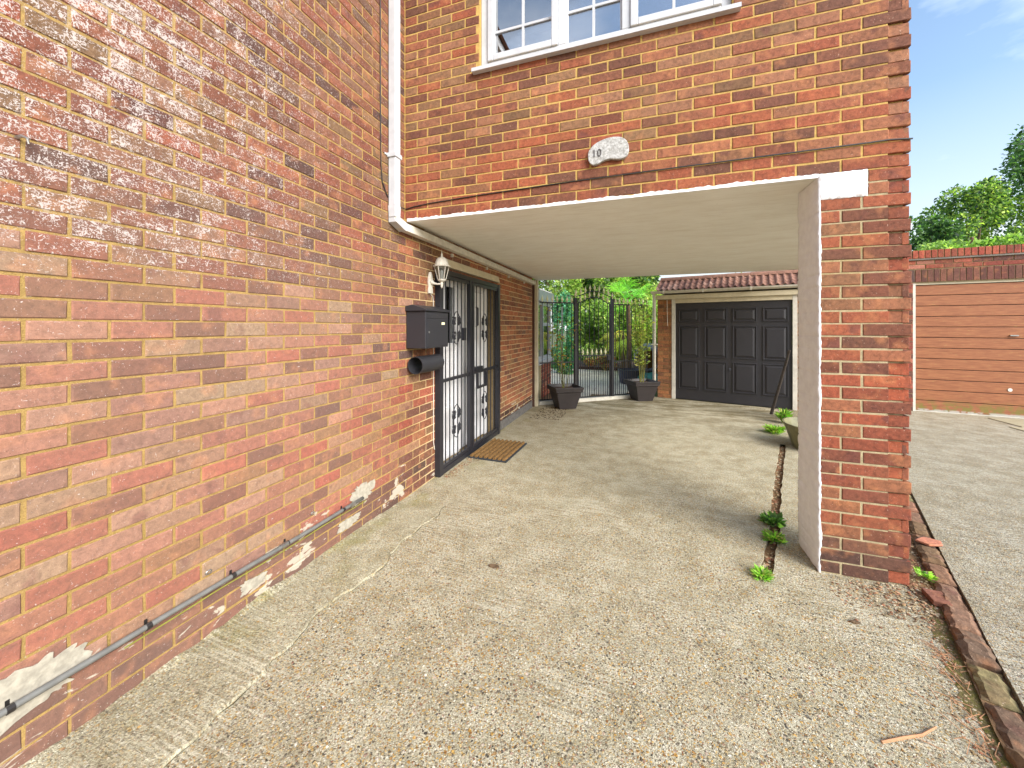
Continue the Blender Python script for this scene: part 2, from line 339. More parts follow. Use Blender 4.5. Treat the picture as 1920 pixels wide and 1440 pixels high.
# ------------------------------------------------------------------ mesh helpers
class MB:
    def __init__(s): s.v = []; s.f = []; s.t = []
    def add(s, vs, fs, tint=None):
        b = len(s.v); s.v += [tuple(v) for v in vs]
        for f in fs: s.f.append(tuple(i + b for i in f)); s.t.append(tint)
        return s
    def box(s, a, b, tint=None, Mx=None, bev=0):
        x0, y0, z0 = a; x1, y1, z1 = b
        if x0 > x1: x0, x1 = x1, x0
        if y0 > y1: y0, y1 = y1, y0
        if z0 > z1: z0, z1 = z1, z0
        vs = [(x0, y0, z0), (x1, y0, z0), (x1, y1, z0), (x0, y1, z0), (x0, y0, z1), (x1, y0, z1), (x1, y1, z1), (x0, y1, z1)]
        if Mx is not None: vs = [tuple(Mx @ Vector(v)) for v in vs]
        return s.add(vs, [(3, 2, 1, 0), (4, 5, 6, 7), (0, 1, 5, 4), (1, 2, 6, 5), (2, 3, 7, 6), (3, 0, 4, 7)], tint)
    def prism(s, pts, z0, z1, tint=None, Mx=None):
        n = len(pts); vs = [(x, y, z0) for x, y in pts] + [(x, y, z1) for x, y in pts]
        if Mx is not None: vs = [tuple(Mx @ Vector(v)) for v in vs]
        fs = [tuple(range(n))[::-1], tuple(range(n, 2 * n))] + [(i, (i + 1) % n, (i + 1) % n + n, i + n) for i in range(n)]
        return s.add(vs, fs, tint)
    def tube(s, path, r, seg=8, tint=None, caps=True):
        path = [Vector(p) for p in path]; rs = r if isinstance(r, (list, tuple)) else [r] * len(path)
        vs = []; prev = None
        for i, p in enumerate(path):
            d = (path[min(i + 1, len(path) - 1)] - path[max(i - 1, 0)]).normalized()
            up = Vector((0, 0, 1)) if abs(d.z) < .95 else Vector((1, 0, 0))
            a = d.cross(up).normalized(); b = a.cross(d)
            for k in range(seg):
                an = 2 * PI * k / seg + PI / seg; vs.append(p + (a * math.cos(an) + b * math.sin(an)) * rs[i])
        fs = []
        for i in range(len(path) - 1):
            for k in range(seg): fs.append((i * seg + k, i * seg + (k + 1) % seg, (i + 1) * seg + (k + 1) % seg, (i + 1) * seg + k))
        if caps: fs += [tuple(range(seg))[::-1], tuple(range((len(path) - 1) * seg, len(path) * seg))]
        return s.add(vs, fs, tint)
    def lathe(s, prof, seg=16, c=(0, 0, 0), Mx=None, tint=None, closed=False):
        vs = []
        for r, z in prof:
            for k in range(seg):
                a = 2 * PI * k / seg + (PI / seg); v = Vector((r * math.cos(a), r * math.sin(a), z))
                if Mx is not None: v = Mx @ v
                vs.append(v + Vector(c))
        fs = []
        for i in range(len(prof) - 1):
            for k in range(seg): fs.append((i * seg + k, i * seg + (k + 1) % seg, (i + 1) * seg + (k + 1) % seg, (i + 1) * seg + k))
        if not closed: fs += [tuple(range(seg))[::-1], tuple(range((len(prof) - 1) * seg, len(prof) * seg))]
        return s.add(vs, fs, tint)
    def mesh(s, name, m, org=(0, 0, 0), smooth=False):
        me = bpy.data.meshes.new(name); o = Vector(org)
        me.from_pydata([(v[0] - o.x, v[1] - o.y, v[2] - o.z) for v in s.v], [], s.f); me.materials.append(m)
        if any(t is not None for t in s.t):
            at = me.attributes.new('tint', 'FLOAT_COLOR', 'FACE')
            at.data.foreach_set('color', [x for t in s.t for x in (t if t is not None else (.3, .2, .15, .5))])
        if smooth: me.shade_smooth()
        return me
    def center(s):
        a = np.array(s.v); return tuple((a.min(0) + a.max(0)) / 2)
    def base(s):
        a = np.array(s.v); c = (a.min(0) + a.max(0)) / 2; return (c[0], c[1], a.min(0)[2])
    def part(s, name, m, parent, smooth=False, label=None, kind=None, bevel=0):
        """one mesh object under parent; the vertices are in the parent's space"""
        c = s.center(); pp = Vector((0, 0, 0)) if parent is None else Vector(parent.get('_org', (0, 0, 0)))
        o = bpy.data.objects.new(name, s.mesh(name, m, c, smooth)); C.objects.link(o); o.parent = parent
        o.location = Vector(c) - pp; o['_org'] = tuple(c)
        if label: o['label'] = label
        if kind: o['kind'] = kind
        if bevel: addbevel(o, bevel)
        return o
    def thing(s, name, m, label, cat, group=None, smooth=False, bevel=0):
        c = s.base(); o = bpy.data.objects.new(name, s.mesh(name, m, c, smooth)); C.objects.link(o); o.location = c; o['_org'] = tuple(c)
        tag(o, label, cat, group)
        if bevel: addbevel(o, bevel)
        return o
    def setting(s, name, m, kind='structure', label=None):
        o = bpy.data.objects.new(name, s.mesh(name, m)); C.objects.link(o); o['kind'] = kind; o['_org'] = (0, 0, 0)
        if label: o['label'] = label
        return o
def addbevel(o, w):
    b = o.modifiers.new('bevel', 'BEVEL'); b.width = w; b.segments = 2; b.limit_method = 'ANGLE'; b.angle_limit = math.radians(40)
def tag(o, label, cat, group=None):
    o['label'] = label; o['category'] = cat
    if group: o['group'] = group
def empty(name, loc, label, cat, group=None, rz=0):
    o = bpy.data.objects.new(name, None); C.objects.link(o); o.location = loc; o.rotation_euler.z = rz
    o['_org'] = tuple(loc) if rz == 0 else (0, 0, 0)
    tag(o, label, cat, group); return o
def lempty(name, loc, label, cat, group=None, rz=0):
    """parts are then built in the empty's own space"""
    o = empty(name, loc, label, cat, group, rz); o['_org'] = (0, 0, 0); return o
def copy_tree(o, parent=None):
    c = o.copy(); C.objects.link(c); c.parent = parent
    for ch in list(o.children): copy_tree(ch, c)
    return c
def px(X, Y, Z):
    cs, sn = math.cos(YAW), math.sin(YAW); w = -X * sn + Y * cs; r = X * cs + Y * sn
    if w < .05: return None
    return (960 + FPX * r / w, HOR + FPX * (CAMZ - Z) / w)

# ------------------------------------------------------------------ brick laying
PAL = {
 'side_mid': [((206, 142, 120), 5), ((214, 158, 134), 4), ((196, 122, 102), 5), ((204, 112, 92), 3), ((188, 146, 118), 4), ((198, 164, 132), 3), ((150, 100, 84), 3), ((118, 84, 80), 2), ((170, 118, 92), 3), ((180, 130, 116), 3)],
 'side_top': [((172, 98, 76), 5), ((158, 92, 74), 5), ((184, 112, 86), 4), ((142, 94, 78), 4), ((120, 78, 74), 3), ((164, 122, 88), 3), ((190, 104, 78), 3), ((176, 122, 98), 3)],
 'side_low': [((214, 118, 92), 5), ((204, 130, 100), 4), ((196, 104, 80), 4), ((206, 152, 116), 3), ((150, 96, 78), 2), ((190, 136, 88), 3), ((206, 96, 74), 2)],
 'base': [((128, 84, 70), 4), ((144, 92, 74), 4), ((112, 76, 66), 3), ((160, 104, 80), 2)],
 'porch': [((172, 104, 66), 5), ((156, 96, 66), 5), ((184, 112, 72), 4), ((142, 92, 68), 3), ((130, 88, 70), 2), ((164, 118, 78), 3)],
 'front_top': [((186, 112, 84), 5), ((194, 128, 102), 4), ((160, 92, 76), 4), ((132, 80, 74), 3), ((176, 130, 98), 3), ((204, 100, 68), 2), ((150, 112, 86), 2), ((190, 104, 80), 4)],
 'front_low': [((198, 92, 60), 5), ((186, 88, 62), 5), ((208, 98, 58), 3), ((146, 80, 68), 4), ((128, 80, 74), 3), ((200, 118, 86), 3), ((176, 118, 86), 2)],
 'pier': [((190, 82, 52), 5), ((176, 76, 54), 5), ((206, 84, 46), 3), ((142, 72, 62), 4), ((122, 70, 66), 3), ((188, 110, 78), 3), ((160, 100, 76), 2)],
 'garage': [((150, 98, 62), 4), ((136, 90, 60), 4), ((162, 108, 66), 3), ((122, 82, 58), 2)],
 'red': [((170, 84, 66), 4), ((156, 78, 64), 4), ((184, 100, 78), 3), ((196, 126, 104), 2), ((120, 76, 68), 2)],
 'dark': [((112, 70, 62), 4), ((130, 80, 68), 4), ((100, 70, 66), 3), ((148, 88, 70), 2)],
 'coping': [((182, 84, 62), 5), ((170, 78, 60), 4), ((196, 96, 70), 3)],
}
PAL['porch_front'] = PAL['porch']  # same bricks where daylight reaches, without the brightening against carport shade
def pick(pal, k=None):
    k = k or {'side_mid': .475, 'side_low': .45, 'side_top': .45, 'base': .5, 'porch': .95, 'porch_front': .60, 'garage': 1.2, 'red': .74, 'dark': .8, 'coping': .74}.get(pal, .60)  # porch colour brightened to make up for the shade under the soffit
    L = PAL[pal]; t = R.uniform(0, sum(w for _, w in L))
    for c, w in L:
        t -= w
        if t <= 0: break
    j = R.uniform(.90, 1.09); h = R.uniform(-5, 5)
    l = lin(tuple(max(0, min(255, x + h * (1 if i == 0 else -.5))) for i, x in enumerate(c))); g = .3 * l[0] + .5 * l[1] + .2 * l[2]; l = tuple(x * .88 + g * .12 * w for x, w in zip(l, (1.08, 1, .86)))
    if pal in ('front_top', 'front_low', 'pier'):
        mc = lin((168, 96, 68)); l = tuple(x * .72 + m_ * .28 for x, m_ in zip(l, mc)); g = .3 * l[0] + .5 * l[1] + .2 * l[2]; l = tuple((x * .88 + g * .12) * w for x, w in zip(l, (1.03, 1.05, .86)))
    elif pal.startswith('side'): l = tuple(x * w for x, w in zip(l, (1.035, 1.005, .93)))
    return (l[0] * j * k, l[1] * j * k, l[2] * j * k, R.random())
def brick_mb(mb, O, u, n, a, b, z0, z1, tint, proud=0.0, depth=.03, ch=.0035, jit=.0019):
    """a brick face with worn arrises on the plane through O (u along, n out)"""
    rj = lambda: R.uniform(-jit, jit)
    vs = []
    for (inset, out) in ((0, -depth), (0, proud - ch), (ch, proud + R.uniform(-.0006, .0006))):
        for (s_, z_) in ((a + inset, z0 + inset), (b - inset, z0 + inset), (b - inset, z1 - inset), (a + inset, z1 - inset)):
            j1, j2 = (rj(), rj())
            vs.append((O[0] + u[0] * (s_ + j1) + n[0] * out, O[1] + u[1] * (s_ + j1) + n[1] * out, z_ + j2))
    fs = []
    for k in (0, 4):
        for i in range(4): fs.append((k + i, k + (i + 1) % 4, k + 4 + (i + 1) % 4, k + 4 + i))
    fs.append((8, 9, 10, 11))
    cr = u[1] * n[0] - u[0] * n[1]      # keep normals outward
    if cr > 0: fs = [f[::-1] for f in fs]
    return mb.add(vs, fs, tint)
def lay(spec, thing_obj, m, limit=300, minpx=9):
    """spec: list of dicts; the largest in the photograph become parts, the rest one part of kind stuff"""
    for s in spec:
        O, u = s['O'], s['u']; P = [px(O[0] + u[0] * q, O[1] + u[1] * q, z) for q in (s['a'], s['b']) for z in (s['z0'], s['z1'])]
        s['area'] = 0
        if all(P):
            xs = [p[0] for p in P]; ys = [p[1] for p in P]
            x0, x1 = max(0, min(xs)), min(1920, max(xs)); y0, y1 = max(0, min(ys)), min(1440, max(ys))
            if x1 > x0 and y1 > y0 and max(xs) - min(xs) >= minpx and not s.get('hid'): s['area'] = (x1 - x0) * abs((P[1][1] - P[0][1]) + (P[3][1] - P[2][1])) / 2
    big = sorted([s for s in spec if s['area'] > 0], key=lambda s: -s['area'])[:limit]; ids = {id(s) for s in big}
    rest = MB(); nrest = 0
    for s in spec:
        args = (s['O'], s['u'], s['n'], s['a'], s['b'], s['z0'], s['z1'], s['tint'], s.get('proud', 0) + R.uniform(-.0012, .0018))
        if id(s) in ids:
            mb = MB(); brick_mb(mb, *args); mb.part('brick', m, thing_obj)
        else: brick_mb(rest, *args); nrest += 1
    if nrest: rest.part('brickwork', m, thing_obj, kind='stuff')
def courses(O, u, n, s0, s1, z0, z1, pitch, course, phase_fn, pal_fn, holes=(), joint=.010, proud_fn=None, hid=False):
    out = []; zi = z0; i = 0
    while zi < z1 - .02:
        zt = min(zi + course, z1); ph = phase_fn(i, zi); k0 = math.floor((s0 - ph) / pitch)
        q = ph + k0 * pitch
        while q < s1:
            a, b = max(q, s0), min(q + pitch, s1); segs = [(a, b)]
            for (h0, h1, hz0, hz1) in holes:
                if zt - .02 > hz0 and zi + .02 < hz1:
                    ns = []
                    for (x, y) in segs:
                        if y <= h0 or x >= h1: ns.append((x, y))
                        else:
                            if x < h0: ns.append((x, h0))
                            if y > h1: ns.append((h1, y))
                    segs = ns
            for (x, y) in segs:
                if y - x > .035:
                    jv = joint + R.uniform(-.002, .002)
                    out.append(dict(O=O, u=u, n=n, a=x + (jv / 2 if x > s0 + 1e-4 else 0), b=y - (jv / 2 if y < s1 - 1e-4 else 0), z0=zi + .0045 + R.uniform(-.001, .001), z1=zt - .0045 + R.uniform(-.001, .001), tint=pick(pal_fn((x + y) / 2, zi)), hid=hid))
            q += pitch
        zi += course; i += 1
    return out

# ================================================================== GROUND
SLOT = [(.70, 2.66), (.93, 3.30), (1.12, 3.95), (1.41, 4.85), (1.66, 5.62)]
KERB = [(2.32, 4.70), (2.19, 4.36), (1.98, 3.80), (1.775, 3.27), (1.635, 2.90), (1.555, 2.67), (1.45, 2.40), (1.355, 2.13), (1.255, 1.85), (1.19, 1.62), (1.09, 1.28), (.98, .9), (.86, .45), (.76, 0.0), (.6, -.8), (.2, -3), (-.3, -6)]
def flat(loops, z, sub=None):
    pts = [Vector((x, y, 0)) for l in loops for x, y in l]
    tri = tessellate_polygon([[Vector((x, y, 0)) for x, y in l] for l in loops])
    mb = MB(); fs = []
    for a, b, c in tri:
        nz = (pts[b] - pts[a]).cross(pts[c] - pts[a]).z; fs.append((a, b, c) if nz > 0 else (a, c, b))
    mb.add([(p.x, p.y, z) for p in pts], fs); return mb
def offset(path, w, jit=0, seed=0):
    out = []
    for i, (x, y) in enumerate(path):
        a = Vector(path[max(0, i - 1)]); b = Vector(path[min(len(path) - 1, i + 1)]); d = (b - a).normalized()
        r = Random2(i * 1.7 + seed) * jit; out.append((x - d.y * (w + r), y + d.x * (w + r)))
    return out
def Random2(x): return noise.noise(Vector((x * 3.1, 1.7, x)))
def dense(path, step=.06):
    out = []
    for (a, b) in zip(path, path[1:]):
        n = max(1, int((Vector(b) - Vector(a)).length / step))
        for k in range(n): out.append((a[0] + (b[0] - a[0]) * k / n, a[1] + (b[1] - a[1]) * k / n))
    out.append(path[-1]); return out
gb = MB().box((-150, -150, -.5), (150, 150, -.07)); gb.setting('ground', simple('rough_grass_ground', (96, 104, 62), .95, var=.4, vs=3))
sl = dense(SLOT)
sL = offset(sl, .032, .016, 1); sR = offset(sl, -.032, .016, 9)
hole = sL + sR[::-1]
kin = offset(KERB[1:], -.065)
outer = [(-1.95, -6)] + kin[::-1] + [(2.6, 4.9), (3.4, 5.6), (4.0, 7.3), (4.0, 7.64), (.29, 8.555), (.15, 8.607), (-1.877, 6.967), (-1.95, 6.967)]
drive = flat([outer, hole], 0.0)
for loop in (sL, sR):           # trench sides
    for (a, b) in zip(loop, loop[1:]):
        drive.add([(a[0], a[1], 0), (b[0], b[1], 0), (b[0], b[1], -.05), (a[0], a[1], -.05)], [(0, 1, 2, 3)])
drive.setting('driveway', M['concrete'])
tr = MB().add([(x, y, -.028) for x, y in offset(sl, .05)] + [(x, y, -.028) for x, y in offset(sl, -.05)], [(i, i + 1, len(sl) + i + 1, len(sl) + i) for i in range(len(sl) - 1)]); tr.setting('drain_channel_bed', M['gravel_soil'])
kout = offset(KERB, .057)
yard = flat([kout[::-1] + [(2.46, 5.1), (3.36, 7.0), (3.75, 9.2), (30, 9.2), (30, -6)]], .035)
for (a, b) in zip(kout, kout[1:]): yard.add([(a[0], a[1], .035), (b[0], b[1], .035), (b[0], b[1], -.05), (a[0], a[1], -.05)], [(0, 1, 2, 3)])
yd = yard.setting('yard', M['yard'])
# fillet of smoother concrete along the wall
F = MB(); rows = []; fe = []
for i in range(90):
    y = -1.5 + i * .048; e = -1.545 + .05 * Random2(y * 1.1) + .03 * Random2(y * 4) + .012 * Random2(y * 13); f = min(1, max(0, (2.78 - y) / .5)); wz = .03 + .028 * noise.noise(Vector((y * 3, 5, 0))) + .015 * noise.noise(Vector((y * 15, 5, 0))); fe.append((e, y, f))
    rows.append([(-1.945, y, max(.004, wz) * f + .002), (-1.90, y, .020 * f + .002), (e - .03, y, .013 * f + .0015), (e, y, .012 * f + .001), (e + .006, y, -.002)])
for i in range(89):
    b = len(F.v); F.add(rows[i] + rows[i + 1], [(k, k + 1, k + 6, k + 5) for k in range(4)])
F.setting('concrete_fillet', M['fillet'])
gr_ = MB()
for (a_, b_) in zip(fe, fe[1:]):
    if b_[2] <= 0: break
    w1 = max(.0015, .007 + .007 * noise.noise(Vector((a_[1] * 9, 1, 7)))) ; w2 = max(.0015, .007 + .007 * noise.noise(Vector((b_[1] * 9, 1, 7))))
    gr_.add([(a_[0] - .002, a_[1], .0022), (a_[0] + w1, a_[1], .0022), (b_[0] + w2, b_[1], .0022), (b_[0] - .002, b_[1], .0022)], [(0, 1, 2, 3)])
gr_.setting('joint_dirt', M['joint_dirt'])
# dirt beside the pier
dirt = flat([[(1.42, 2.64), (1.50, 2.62), (1.60, 2.85), (1.75, 3.24), (1.96, 3.78), (2.17, 4.33), (2.3, 4.68), (1.9, 4.4), (1.44, 3.2)]], .006); dirt.setting('dirt_strip', M['gravel_soil'])
# yard paving slabs and joint lines
for (x0, y0, x1, y1) in ((5.15, 7.55, 5.75, 8.14), (5.78, 7.5, 6.4, 8.06), (6.43, 7.45, 7.05, 7.98), (4.98, 6.95, 5.58, 7.52), (5.61, 6.92, 6.2, 7.47), (6.23, 6.9, 6.83, 7.42), (4.75, 6.33, 5.35, 6.92), (5.38, 6.31, 5.97, 6.89), (4.5, 5.7, 5.1, 6.3), (5.13, 5.68, 5.73, 6.28)):
    sb = MB(); k = R.uniform(.9, 1.05); sb.box((x0, y0, .03), (x1 - .02, y1 - .02, .045), (*[c * k for c in lin((172, 164, 138))], 1))
    sb.v = [(v[0], v[1] + R.uniform(-.004, .004), v[2]) for v in sb.v]; sb.part('paving_slab', M['slab'], yd)

# patio behind the railings
pb = flat([[(-1.93, 7.03), (.13, 8.70), (.25, 16), (-9, 16), (-9, 7.03)]], -.004); pat = pb.setting('patio', M['gravel_soil'])
for i in range(13):
    for j in range(16):
        x = -2.9 + i * .46 - (j % 2) * .2; y = 7.2 + j * .42
        if x + .44 > .2 or y > 13.2: continue
        t_ = (x + .44 + 1.877) * .809 + 6.99     # fence line
        if y < t_ + .06: continue
        if (x < -1.95 and y < 8.6): continue
        sb = MB(); k = R.uniform(.88, 1.06); sb.box((x, y, -.02), (x + .445, y + .405, .012 + R.uniform(-.002, .002)), (*[c * k * .82 for c in lin((228, 218, 200))], 1)); sb.part('paving_slab', M['slab'], pat)

# ================================================================== LEFT HOUSE (side wall with the door)
WX = -1.94
DY0, DY1, DZ = 3.29, 4.90, 2.03
house = empty('brick_house', (WX - 3, 2.5, 0), 'tall brick side wall of the house on the left, pale ivy scars near its top', 'house')
core = MB()
cx = WX - .0035
core.box((cx - .25, -2.6, -.06), (cx, DY0, 4.95)).box((cx - .25, DY1, -.06), (cx, 6.75, 4.95)).box((cx - .25, DY0, DZ), (cx, DY1, 4.95))
core.part('wall', M['mortar_side'], house)
MB().box((WX - 6, -2.6, 0), (WX - .45, 6.75, 4.95)).part('house_body', M['plaster'], house)
rm = MB(); rm.box((WX - 6.3, -2.9, 4.95), (WX + .25, 7.0, 5.07)); rm.part('eaves', M['white_pvc'], house)
rr = MB().add([(WX - 6.3, -2.9, 5.08), (WX + .3, -2.9, 5.08), (WX + .3, 7, 5.08), (WX - 6.3, 7, 5.08), (WX - 3, -2.9, 5.9), (WX - 3, 7, 5.9)], [(0, 1, 4), (1, 2, 5, 4), (2, 3, 5), (3, 0, 4, 5)]); rr.part('roof', M['terracotta'], house)
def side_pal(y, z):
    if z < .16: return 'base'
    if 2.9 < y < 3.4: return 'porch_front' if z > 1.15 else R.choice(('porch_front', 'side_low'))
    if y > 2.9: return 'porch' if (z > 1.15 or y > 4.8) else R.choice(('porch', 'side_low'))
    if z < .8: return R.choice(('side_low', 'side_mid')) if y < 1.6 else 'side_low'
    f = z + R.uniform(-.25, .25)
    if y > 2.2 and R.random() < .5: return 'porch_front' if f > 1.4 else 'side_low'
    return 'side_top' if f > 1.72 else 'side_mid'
SP = .2142
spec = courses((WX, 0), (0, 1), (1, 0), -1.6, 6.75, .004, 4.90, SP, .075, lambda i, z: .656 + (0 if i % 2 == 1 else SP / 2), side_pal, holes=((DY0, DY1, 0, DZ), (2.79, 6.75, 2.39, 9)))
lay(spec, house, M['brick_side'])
# grey painted plinth beyond the door
MB().box((WX - .01, 4.97, 0), (WX + .012, 6.70, .125)).part('plinth', M['bitumen'], house)
# door recess: reveals, white frame, panelled door, side window
rev = MB(); rx = WX - .085
rev.box((rx - .02, DY0 - .01, 0), (WX - .005, DY0 + .02, DZ)).box((rx - .02, DY1 - .06, 0), (WX - .012, DY1 + .005, DZ)).box((rx - .05, DY0, DZ - .03), (WX - .03, DY1, DZ)).box((rx - .3, DY0, -.05), (WX, DY1, .03))
rev.part('door_reveal', M['mortar_grey'], house)
fr = MB()
for (y0, y1) in ((3.31, 3.40), (3.88, 3.98), (4.72, 4.80)): fr.box((rx - .06, y0, .03), (rx, y1, 2.0))
fr.box((rx - .06, 3.40, 1.93), (rx - .003, 4.72, 2.0)).box((rx - .06, 3.40, 1.22), (rx - .003, 3.88, 1.30)).box((rx - .05, 3.40, .03), (rx - .012, 3.88, 1.22)).box((rx - .055, 3.46, .15), (rx - .006, 3.82, .60)).box((rx - .055, 3.46, .68), (rx - .006, 3.82, 1.12)).box((rx - .055, 3.625, 1.3), (rx - .004, 3.655, 1.93))
fr.part('door_frame', simple('white_door_frame', (250, 250, 252), .4, var=.03, k=.9), house, bevel=.004)
g = MB().box((rx - .05, 3.40, 1.30), (rx - .04, 3.88, 1.93)); g.part('window_pane', M['glass_dark'], house)
MB().box((rx - .3, 3.2, 1.0), (rx - .25, 4.0, 2.0)).part('hall_blind', M['dark_backing'], house)
d = MB(); d.box((rx - .06, 3.985, .04), (rx - .02, 4.715, 1.925)); M['door_white'] = simple('white_door', (250, 250, 252), .4, var=.03, k=.92); door = d.part('door', M['door_white'], house)
for (y0, y1, z0, z1) in ((4.06, 4.31, .18, .85), (4.39, 4.64, .18, .85), (4.06, 4.31, 1.0, 1.8), (4.39, 4.64, 1.0, 1.8)):
    p_ = MB().box((rx - .03, y0, z0), (rx - .012, y1, z1)).box((rx - .02, y0 + .04, z0 + .04), (rx - .006, y1 - .04, z1 - .04)); p_.part('door_panel', M['door_white'], door, bevel=.004)
MB().box((rx - .02, 4.2, .90), (rx - .004, 4.46, .945)).part('letter_flap', M['steel'], door)
# canopy board over the door
cb = MB(); cb.prism([(0, 0), (.055, 0), (.03, .085), (0, .09)], 3.36, 4.93, Mx=Matrix.Translation((WX + .001, 0, 2.095)) @ Matrix(((1, 0, 0, 0), (0, 0, 1, 0), (0, 1, 0, 0), (0, 0, 0, 1))))
cb.part('door_head_board', M['cream'], house)
# dark board strip at the end of the wall
MB().box((WX - .02, 6.755, 0), (WX + .03, 6.80, 2.34)).part('corner_board', simple('dark_brown_board', (84, 56, 44), .7), house)

# ================================================================== UPPER STOREY OVER THE DRIVEWAY
FY = 2.77; FX1 = 1.437; SZ = 2.385; PX0 = 1.003
WXA, WXB, WZA, WZB = -1.235, .545, 3.545, 4.75
upper = empty('upper_storey', (-.25, 5, SZ), 'brick upper storey bridging the driveway, white framed window near its top', 'house')
c2 = MB(); yy = FY + .0035
SZ2 = SZ + .012; XQ = FX1 - .104
c2.box((WX + .001, yy, SZ2), (WXA, yy + .2, 4.95)).box((WXB, yy, SZ2), (XQ, yy + .2, 4.95)).box((WXA, yy, SZ2), (WXB, yy + .2, WZA)).box((WXA, yy, WZB), (WXB, yy + .2, 4.95))
c2.box((XQ, yy + .016, SZ2), (FX1 - .028, yy + .2, 4.95))
FLR = .324        # the end wall splays outwards behind the front corner
fx = lambda y: FX1 + (y - 2.87) * FLR
c2.prism([(FX1 - .23, 2.97), (fx(2.97) - .006, 2.97), (fx(7.15) - .006, 7.15), (fx(7.15) - .23, 7.15)], SZ2, 4.95); c2.box((WX + .001, 6.95, SZ2), (fx(7.15) - .24, 7.148, 4.95))
c2.part('wall', M['mortar'], upper)
MB().box((WX - .02, FY + .004, SZ), (WX + .022, FY + .3, 4.94)).part('mortar_fillet', M['mortar'], upper)
MB().prism([(WX - .3, FY - .3), (FX1 - .15, FY - .3), (fx(7.4) + .03, 7.4), (WX - .3, 7.4)], 4.95, 5.08).part('eaves', M['white_pvc'], upper)
rr = MB().add([(WX - .3, FY - .32, 5.09), (FX1 - .15, FY - .32, 5.09), (2.9, 7.4, 5.09), (WX - .3, 7.4, 5.09), (WX - .3, 5, 5.7), (2.05, 5, 5.7)], [(0, 1, 5, 4), (1, 2, 5), (2, 3, 4, 5), (3, 0, 4)]); rr.part('roof', M['terracotta'], upper)
FP = .2248; NB = lambda z: round((z - 2.25) / .075)
def fphase(i, z): return FX1 - (0 if NB(z) % 2 else .1) - 40 * FP
def quoins(z0, z1, pal, left=None):
    out = []; z = z0
    while z < z1 - .01:
        if NB(z) % 2 == 0: out.append(dict(O=(0, FY), u=(1, 0), n=(0, -1), a=FX1 - .1, b=FX1 - .002, z0=z + .0045, z1=z + .0705, tint=pick(pal), proud=-.014))
        z += .075
    return out
def fpal(x, z): return 'front_low' if z + R.uniform(-.12, .12) < 2.85 else ('front_top' if R.random() < .8 else 'front_low')
spec = []
rowz = 2.40
holesf = ((WXA - .0, WXB + .0, WZA, WZB),)
def frows(z0, z1, x0, pal, holes=()):
    out = []; z = z0
    while z < z1 - .01:
        xe = FX1 if NB(z) % 2 else FX1 - .1
        out += courses((0, FY), (1, 0), (0, -1), x0, xe, z, z + .075, FP, .075, fphase, pal, holes); z += .075
    return out
spec = frows(2.40, 4.90, WX + .012, fpal, holesf) + quoins(2.40, 4.90, 'front_top')
lay(spec, upper, M['brick'])
LN = math.hypot(FLR, 1); rs = courses((FX1, 2.87), (FLR / LN, 1 / LN), (1 / LN, -FLR / LN), .012, 4.28 * LN, 2.40, 4.90, FP, .075, lambda i, z: (0.1125 if i % 2 else 0), lambda x, z: 'front_top', hid=True)
qs = [dict(O=(FX1 - (.004 if NB(z) % 2 == 0 else 0), 0), u=(0, 1), n=(1, 0), a=FY + (.014 if NB(z) % 2 == 0 else .002), b=FY + .105, z0=z + .0045, z1=z + .0705, tint=pick('front_top'), hid=True) for z in [2.40 + .075 * k for k in range(33)]]
mbr = MB()
for s_ in rs + qs: brick_mb(mbr, s_['O'], s_['u'], s_['n'], s_['a'], s_['b'], s_['z0'], s_['z1'], s_['tint'])
mbr.part('end_wall_brickwork', M['brick'], upper, kind='stuff')
# soffit slab and the messy white paint edge
so = MB(); nx, ny = 60, 70
def wob(x, y): return .004 * noise.noise(Vector((x * 1.3, y * .9, 3))) + .0015 * noise.noise(Vector((x * 6, y * 6, 1)))
for j in range(ny + 1):
    for i in range(nx + 1):
        y = FY + .008 + (7.15 - FY - .008) * j / ny; x = WX + .002 + (max(FX1, fx(y)) - .022 - WX) * i / nx; so.v.append((x, y, SZ + wob(x, y)))
for j in range(ny):
    for i in range(nx): a = j * (nx + 1) + i; so.f.append((a, a + nx + 1, a + nx + 2, a + 1)); so.t.append(None)
so.part('soffit', M['soffit'], upper, smooth=True)
pe = MB(); top = []; bot = []; N = 330
for i in range(N + 1):
    x = WX + .03 + (PX0 + .0 - WX - .03) * i / N
    h = .019 + .009 * noise.noise(Vector((x * 6, 0, 0))) + .010 * noise.noise(Vector((x * 31, 2, 0)))
    pe.v += [(x, FY + .012, SZ - .002), (x, FY - .002, SZ - .003 + .002 * noise.noise(Vector((x * 20, 0, 5)))), (x, FY - .003, SZ + max(.004, h)), (x, FY + .004, SZ + max(.004, h) + .002)]
for i in range(N):
    for k in range(3): a = i * 4 + k; pe.f.append((a, a + 4, a + 5, a + 1)); pe.t.append(None)
pe.part('paint_edge', M['white_render'], upper)
